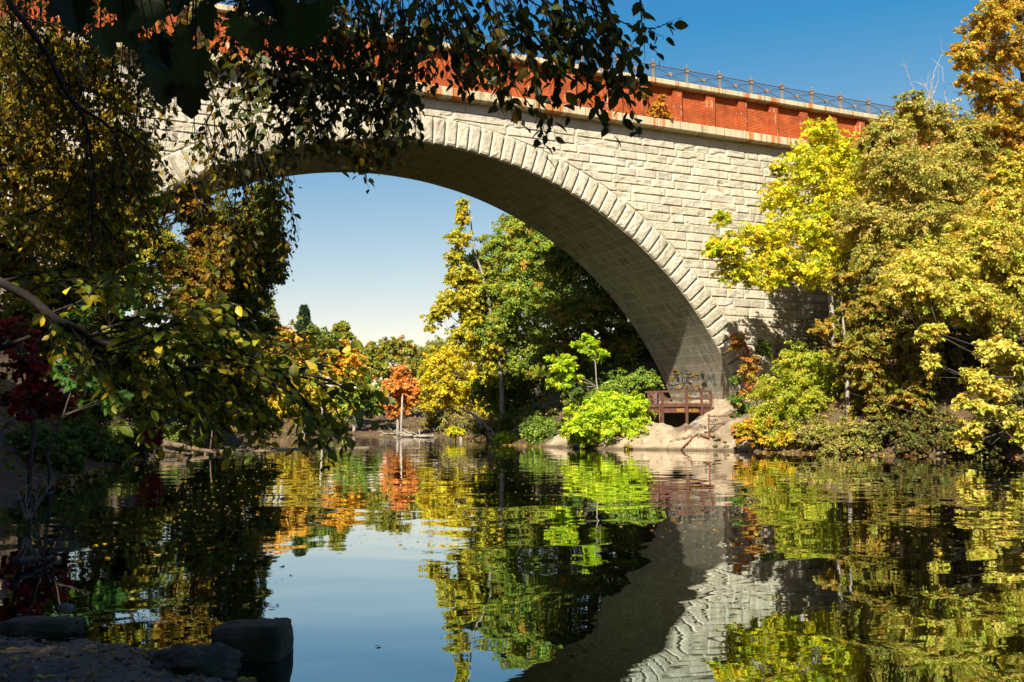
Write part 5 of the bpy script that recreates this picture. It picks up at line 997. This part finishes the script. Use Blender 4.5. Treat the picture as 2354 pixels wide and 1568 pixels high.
deadbranch('waterside_twigs', up(62, 1200, 1215), [up(60, 1095, 1215), up(118, 1110, 1215), up(40, 1130, 1215), up(130, 1098, 1215), up(85, 1140, 1215)], .014, 'bare pale twigs standing in the dark water at left', 9, DEADW, 5)
deadbranch('floating_twig', up(406, 1287, 1288), [up(407, 1264, 1288)], .008, 'short upright twig poking from the dark water', 10, DEADW, 1)
# mud spit
mx, my = np.meshgrid(np.linspace(0, 1, 60), np.linspace(-1, 1, 14)); pa, pb = atZ(500, 1037), atZ(850, 1029); dirv = (pb-pa); nv_ = np.array([-dirv[1], dirv[0], 0])/np.linalg.norm(dirv)
wd = .8*np.sin(np.clip(mx*.9+.1, 0, 1)*math.pi)**.5*(.6+.8*vn(mx*7, mx*0, mx*0)); pp = pa+dirv*mx[..., None]+nv_*(my*wd)[..., None]; pp[..., 2] = .10*(1-my**2)-.03+.05*(fbm(mx*30, my*3, mx*0, 3)-.5)
b = MB(); b.grid(pp); tag(b.build('mud_spit', MUD, smooth=True), kind='structure')

# ------------------------------------------------------------------ fallen leaves
rng = np.random.default_rng(55)
LC = [(.55, .36, .03), (.45, .24, .04), (.30, .17, .06), (.6, .46, .08), (.16, .09, .05)]
protos = []
for i, c in enumerate(LC):
    me = leaf_mesh('leaf', np.array([[-.5, 0, 0.]]), np.array([[1., 0, .04]]), np.array([[0, .05*(i-2), 1.]]), [1.0], np.array([c]), MAPLE if i == 3 else OVATE); me.materials.append(LEAF); protos.append(me)
def leafobj(p, s_, i, name, label, cat, group):
    o = bpy.data.objects.new(name, protos[i]); C.objects.link(o); o.location = p; o.scale = (s_, s_, s_); o.rotation_euler = (rng.normal(0, .12), rng.normal(0, .12), rng.uniform(0, 6.28)); tag(o, label, cat, group)
k = 0
while k < 170:
    if rng.random() < .5: x, y = rng.uniform(0, 700), rng.uniform(1100, 1500)
    else: x, y = rng.uniform(300, 2353), 1045+rng.random()**1.6*480
    q = atZ(x, y)
    if sdist(q[0], q[1]) > -.12: continue
    i = int(rng.choice(5, p=[.32, .2, .18, .12, .18])); dd = math.hypot(*(q-CAM)[:2])
    leafobj((q[0], q[1], .006), rng.uniform(.035, .075)*(1+.012*dd), i, 'floating_leaf', ['small yellow leaf floating on the river', 'small orange-brown leaf floating on the river', 'small brown leaf floating on the river', 'pale yellow lobed leaf floating on the river', 'small dark leaf floating on the river'][i], 'leaf', 'fallen leaves floating on the river'); k += 1
k = 0
while k < 80:
    x, y = rng.uniform(0, 600), rng.uniform(1450, 1567); q = atZ(x, y, .1)
    if sdist(q[0], q[1]) < .03: continue
    s_ = float(sdist(q[0], q[1])); zz = .06*s_+.025*min(s_*4, 1)+(float(fbm(np.float64(q[0]*2.2), np.float64(q[1]*2.2), np.float64(0), 5))-.5)*.16+.015
    i = int(rng.choice(5, p=[.3, .2, .2, .1, .2])); leafobj((q[0], q[1], zz), rng.uniform(.05, .08), i, 'fallen_leaf', ['yellow fallen leaf on the near muddy shore', 'orange-brown fallen leaf on the near muddy shore', 'brown fallen leaf on the near muddy shore', 'pale lobed fallen leaf on the near muddy shore', 'dark fallen leaf on the near muddy shore'][i], 'leaf', 'fallen leaves on the near shore'); k += 1
n = 2200; x, y = rng.uniform(-20, 2370, n), 1003+rng.random(n)**1.5*260; m_ = rng.random(n) < .12; x[m_] = rng.uniform(0, 650, m_.sum()); y[m_] = rng.uniform(1100, 1480, m_.sum())
P = np.array([atZ(a, b) for a, b in zip(x, y)]); inn = sdist(P[:, 0], P[:, 1]) < -.1; P = P[inn]; P[:, 2] = .005; n = len(P)
A = rng.normal(size=(n, 3)); A[:, 2] = 0; dd = np.hypot(P[:, 0]-CAM[0], P[:, 1]-CAM[1])
fl = leaf_mesh('floating_specks', P, A, np.tile([0, 0, 1.], (n, 1))+rng.normal(0, .08, (n, 3)), rng.uniform(.015, .03, n)*(1+.06*dd), colours(rng, [(.5, .36, .05), (.4, .3, .1), (.55, .45, .2), (.3, .18, .05)], n)); tag(link('floating_specks', fl, LEAF), kind='stuff')
OCTA = (np.array([(-.5, 0, 0), (.5, 0, 0), (0, -.42, 0), (0, .42, 0), (0, 0, -.3), (0, 0, .3)]), [[0, 2, 5], [2, 1, 5], [1, 3, 5], [3, 0, 5], [2, 0, 4], [1, 2, 4], [3, 1, 4], [0, 3, 4]])
pm, nt_, N_, L_, o_ = newmat('pebble'); at_ = N_('Attribute', attribute_name='tint'); d_ = N_('BsdfDiffuse'); L_(at_.outputs[0], d_.inputs[0]); L_(d_.outputs[0], o_.inputs[0])
n = 16000; x, y = rng.uniform(-19, -12, n), rng.uniform(-46, -37.5, n); q = sdist(x, y); kq = (q > -.12) & (q < 4); x, y, q = x[kq], y[kq], q[kq]; n = len(x)
zz = np.where(q > 0, .06*q+.025*np.minimum(q*4, 1), q*.35)+(fbm(x*2.2, y*2.2, x*0, 5)-.5)*.16*sstep(-.5, .6, q)+(fbm(x*11, y*11, x*0+3, 2)-.5)*.055*sstep(-.3, .3, q)
A = rng.normal(size=(n, 3)); A[:, 2] *= .3; gm = leaf_mesh('gravel', np.stack([x, y, zz+.004], -1), A, rng.normal(0, .3, (n, 3))+[0, 0, 1], .008+.03*rng.random(n)**4+.012*rng.random(n), colours(rng, [(.16, .12, .08), (.26, .21, .15), (.10, .075, .05), (.34, .28, .2), (.20, .13, .08)], n, .25), OCTA)
tag(link('gravel', gm, pm), kind='stuff')
# leaf litter gathered along the far shore and the right waterline
n = 5000; t = rng.uniform(0, len(RIV)-1, n); i0 = t.astype(int); fr = (t-i0)[:, None]; a = RIV[i0]*(1-fr)+RIV[(i0+1) % len(RIV)]*fr; a = a+rng.normal(0, .5, (n, 2)); z = np.maximum(hgt(a[:, 0], a[:, 1]), 0)+.03
kp = (a[:, 1] > -22) & ~((a[:, 0] > 9.8) & (a[:, 0] < 22) & (a[:, 1] > -7) & (a[:, 1] < 8)); a, z = a[kp], z[kp]; n = len(a); P = np.concatenate([a, z[:, None]], 1); A = rng.normal(size=(n, 3)); A[:, 2] *= .2
lit = leaf_mesh('leaf_litter', P, A, np.tile([0, 0, 1.], (n, 1))+rng.normal(0, .4, (n, 3)), rng.uniform(.10, .2, n), colours(rng, [(.34, .18, .05), (.45, .28, .06), (.22, .12, .05), (.5, .36, .1)], n)); tag(link('leaf_litter', lit, LEAF), kind='stuff')

# ------------------------------------------------------------------ light, sky, camera
w = bpy.data.worlds.new('World'); sc.world = w; w.use_nodes = True; nt = w.node_tree; nt.nodes.clear()
sky = nt.nodes.new('ShaderNodeTexSky'); sky.sky_type = 'NISHITA'; sky.sun_disc = False
LD = Vector((.53, .574, -.624)).normalized()
sky.sun_elevation = math.asin(-LD.z); sky.sun_rotation = math.atan2(-LD.x, -LD.y) % (2*math.pi)
sky.air_density = 1.0; sky.dust_density = .5; sky.ozone_density = 1.5
ma = nt.nodes.new('ShaderNodeVectorMath'); ma.operation = 'MULTIPLY_ADD'; ma.inputs[1].default_value = (1.28, .78, .36); ma.inputs[2].default_value = (-1.82, -.52, 1.55)
mx_ = nt.nodes.new('ShaderNodeVectorMath'); mx_.operation = 'MAXIMUM'; mx_.inputs[1].default_value = (.28, .7, 1)
bg = nt.nodes.new('ShaderNodeBackground'); bg.inputs['Strength'].default_value = .084; ow = nt.nodes.new('ShaderNodeOutputWorld')
nt.links.new(sky.outputs[0], ma.inputs[0]); nt.links.new(ma.outputs[0], mx_.inputs[0]); nt.links.new(mx_.outputs[0], bg.inputs[0]); nt.links.new(bg.outputs[0], ow.inputs[0])
sl = bpy.data.lights.new('sun', 'SUN'); sl.energy = 5.0; sl.angle = R_(.5); sl.color = (1, .93, .78)
so_ = bpy.data.objects.new('sun', sl); C.objects.link(so_); so_.rotation_euler = LD.to_track_quat('-Z', 'Y').to_euler(); so_.location = (-60, -70, 90)
cd = bpy.data.cameras.new('camera'); cam = bpy.data.objects.new('camera', cd); C.objects.link(cam)
cd.sensor_width = 36; cd.lens = FPX/2353*36; cd.clip_end = 5000; cd.clip_start = .05
cam.location = CAM; cam.rotation_euler = (math.pi/2+pit, 0, -yaw); sc.camera = cam
sc.view_settings.view_transform = 'Standard'; sc.view_settings.look = 'None'; sc.view_settings.exposure = 1.2; sc.view_settings.gamma = 1
cy = sc.cycles; cy.max_bounces = 9; cy.diffuse_bounces = 6; cy.glossy_bounces = 3; cy.transmission_bounces = 4; cy.transparent_max_bounces = 4
cy.caustics_reflective = False; cy.caustics_refractive = False
